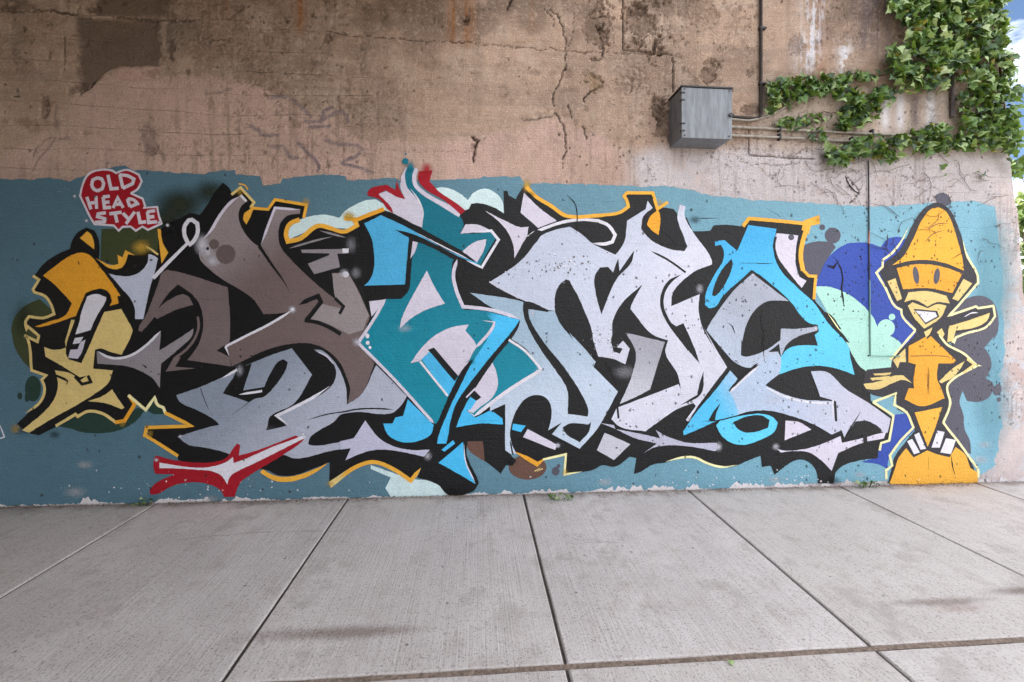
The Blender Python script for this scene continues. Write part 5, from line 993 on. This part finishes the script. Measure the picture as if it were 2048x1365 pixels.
for k in range(46):
    u, v = rnd.uniform(1560, 2015), rnd.uniform(315, 400)
    if k > 30: u, v = rnd.uniform(1750, 1990), rnd.uniform(390, 520)
    ln = rnd.uniform(25, 80); an = rnd.uniform(-.9, 1.2) + (math.pi if rnd.random() < .4 else 0); pts = [(u, v)]
    for i in range(6): an += rnd.gauss(0, .38); pts.append((pts[-1][0] + math.cos(an) * ln / 6, pts[-1][1] + math.sin(an) * ln / 6))
    pts = [q for q in pts if q[0] < 2018]
    if len(pts) < 4: continue
    P3 = [on_wall(a, b_, -.0095) - np.array(vb) for a, b_ in pts]; obj('tendril', *tube(P3, [.0022 * (1 - .6 * i / len(P3)) for i in range(len(P3))], 4), dead, vine)

# ------------------------------------------------------------------ shrub beyond the wall's end
def leafy(name, base, centre, rad, n, sz, label, cat, mats=(0, 2, 2, 1), seed=3):
    r_ = random.Random(seed); o = empty(name, tuple(base)); tag(o, label, cat); bb = Vector(base); v, f, mm = [], [], []
    clumps = [(Vector(centre) + Vector((r_.gauss(0, .5) * rad[0], r_.gauss(0, .5) * rad[1], r_.gauss(0, .5) * rad[2])), r_.uniform(.22, .45)) for _ in range(26)]
    for c, cr_ in clumps:
        for _ in range(n // 26):
            d = Vector((r_.gauss(0, 1), r_.gauss(0, 1), r_.gauss(0, 1))); d = d.normalized() * cr_ * r_.random() ** .4 * min(rad)
            M_ = Matrix.Translation(c + d - bb) @ Matrix.Rotation(r_.uniform(0, 6.3), 4, 'Z') @ Matrix.Rotation(math.pi + r_.gauss(0, .7), 4, 'Y') @ Matrix.Rotation(r_.gauss(.4, .6), 4, 'X') @ Matrix.Scale(sz * r_.uniform(.7, 1.3), 4)
            _, lv, lf, _m = leaf_meshes[r_.randrange(9)]; o_ = len(v); v += [tuple(M_ @ Vector(q)) for q in lv]; f += [tuple(o_ + i for i in q) for q in lf]; mm += [r_.choice(mats)] * len(lf)
    cr = obj('crown', v, f, None, o); [cr.data.materials.append(m) for m in LM]; cr.data.polygons.foreach_set('material_index', mm)
    for c, cr_ in clumps[:9]:
        mid = (c - bb) * .5 + Vector((r_.gauss(0, .08), r_.gauss(0, .08), 0)); obj('branch', *tube([np.array((0, 0, .25)), np.array(mid), np.array(c - bb)], [.022, .013, .005], 6), bark, o)
    obj('trunk', *tube([np.array((0, 0, -.1)), np.array((.02, 0, .2)), np.array((0, 0, .5))], [.05, .04, .03], 8), bark, o); return o
s1 = on_wall(2105, 470, .95); leafy('shrub', (s1[0], s1[1], gz(s1[0]) - .18), (s1[0], s1[1], s1[2] - .35), (.62, .5, 1.1), 3600, .085, 'dense green shrub growing just past the end of the wall', 'shrub', seed=4)
s2 = on_wall(2150, 330, 2.6); leafy('shrub', (s2[0], s2[1], gz(s2[0]) - .18), tuple(s2), (.7, .7, .5), 1800, .09, 'taller green shrub standing behind the other, away from the wall', 'shrub', seed=9)

# ------------------------------------------------------------------ weeds and litter at the wall's foot
def weed(u, v, n, spread, sz, label, seed):
    r_ = random.Random(seed); p0 = on_ground(u, v); p0[1] = min(p0[1], -.02); p0[2] = gz(p0[0]); o = empty('weed', tuple(p0)); tag(o, label, 'weed')
    for k in range(n):
        dx = r_.uniform(-spread, spread); dy = -abs(r_.gauss(0, .03)); h = r_.uniform(.015, .055)
        obj('stem', *tube([np.array((dx * .5, 0, 0)), np.array((dx * .8, dy * .6, h * .8)), np.array((dx, dy, h))], .0018, 4), LM[2], o)
        for q in range(2):
            me_ = leaf_meshes[r_.randrange(9)][0]; l = bpy.data.objects.new('leaf', me_); C.objects.link(l); l.parent = o
            l.matrix_local = Matrix.Translation((dx + r_.gauss(0, .01), dy + r_.gauss(0, .008), h + .004)) @ Matrix.Rotation(r_.uniform(0, 6.3), 4, 'Z') @ Matrix.Rotation(-.9 + r_.gauss(0, .4), 4, 'X') @ Matrix.Scale(sz * r_.uniform(.6, 1.2), 4)
weed(290, 1012, 9, .09, .026, 'flat green weed in the joint by the red painted flash', 1)
weed(1122, 1000, 12, .11, .032, 'yellow-green weed at the wall foot below the silver letters', 2)
weed(1735, 976, 14, .14, .030, 'low green weed at the wall foot beside the painted figure', 3)
lf = leaf_meshes[3][0]; p0 = on_ground(1466, 1331)
fl = bpy.data.objects.new('fallen_leaf', lf); C.objects.link(fl); fl.location = (p0[0], p0[1], gz(p0[0]) + .006); fl.rotation_euler = (-1.35, .1, .6); fl.scale = (.028, .028, .028); tag(fl, 'small fallen green leaf lying on the pavement by the wide joint', 'leaf')
# grit and crumbs swept against the wall
grit_m = simple('grit', (104, 84, 70), .95, 0, 80, .5); gv, gf = [], []
for k in range(2200):
    x = rnd.uniform(-4.6, 5.2); y = -.006 - abs(rnd.gauss(0, .03)); z = gz(x); s = rnd.uniform(.0015, .006) * (1.6 if rnd.random() < .06 else 1); o_ = len(gv)
    for (a, b_, c) in ((-1, -.6, 0), (1, -.7, 0), (.1, 1, 0), (.1, 0, .8)): gv.append((x + a * s * rnd.uniform(.6, 1.4), y + b_ * s, z + c * s))
    gf += [(o_, o_ + 1, o_ + 3), (o_ + 1, o_ + 2, o_ + 3), (o_ + 2, o_, o_ + 3)]
g_ = obj('grit', gv, gf, grit_m); tag(g_, 'brown grit and crumbs gathered along the foot of the wall', 'grit', kind='stuff')
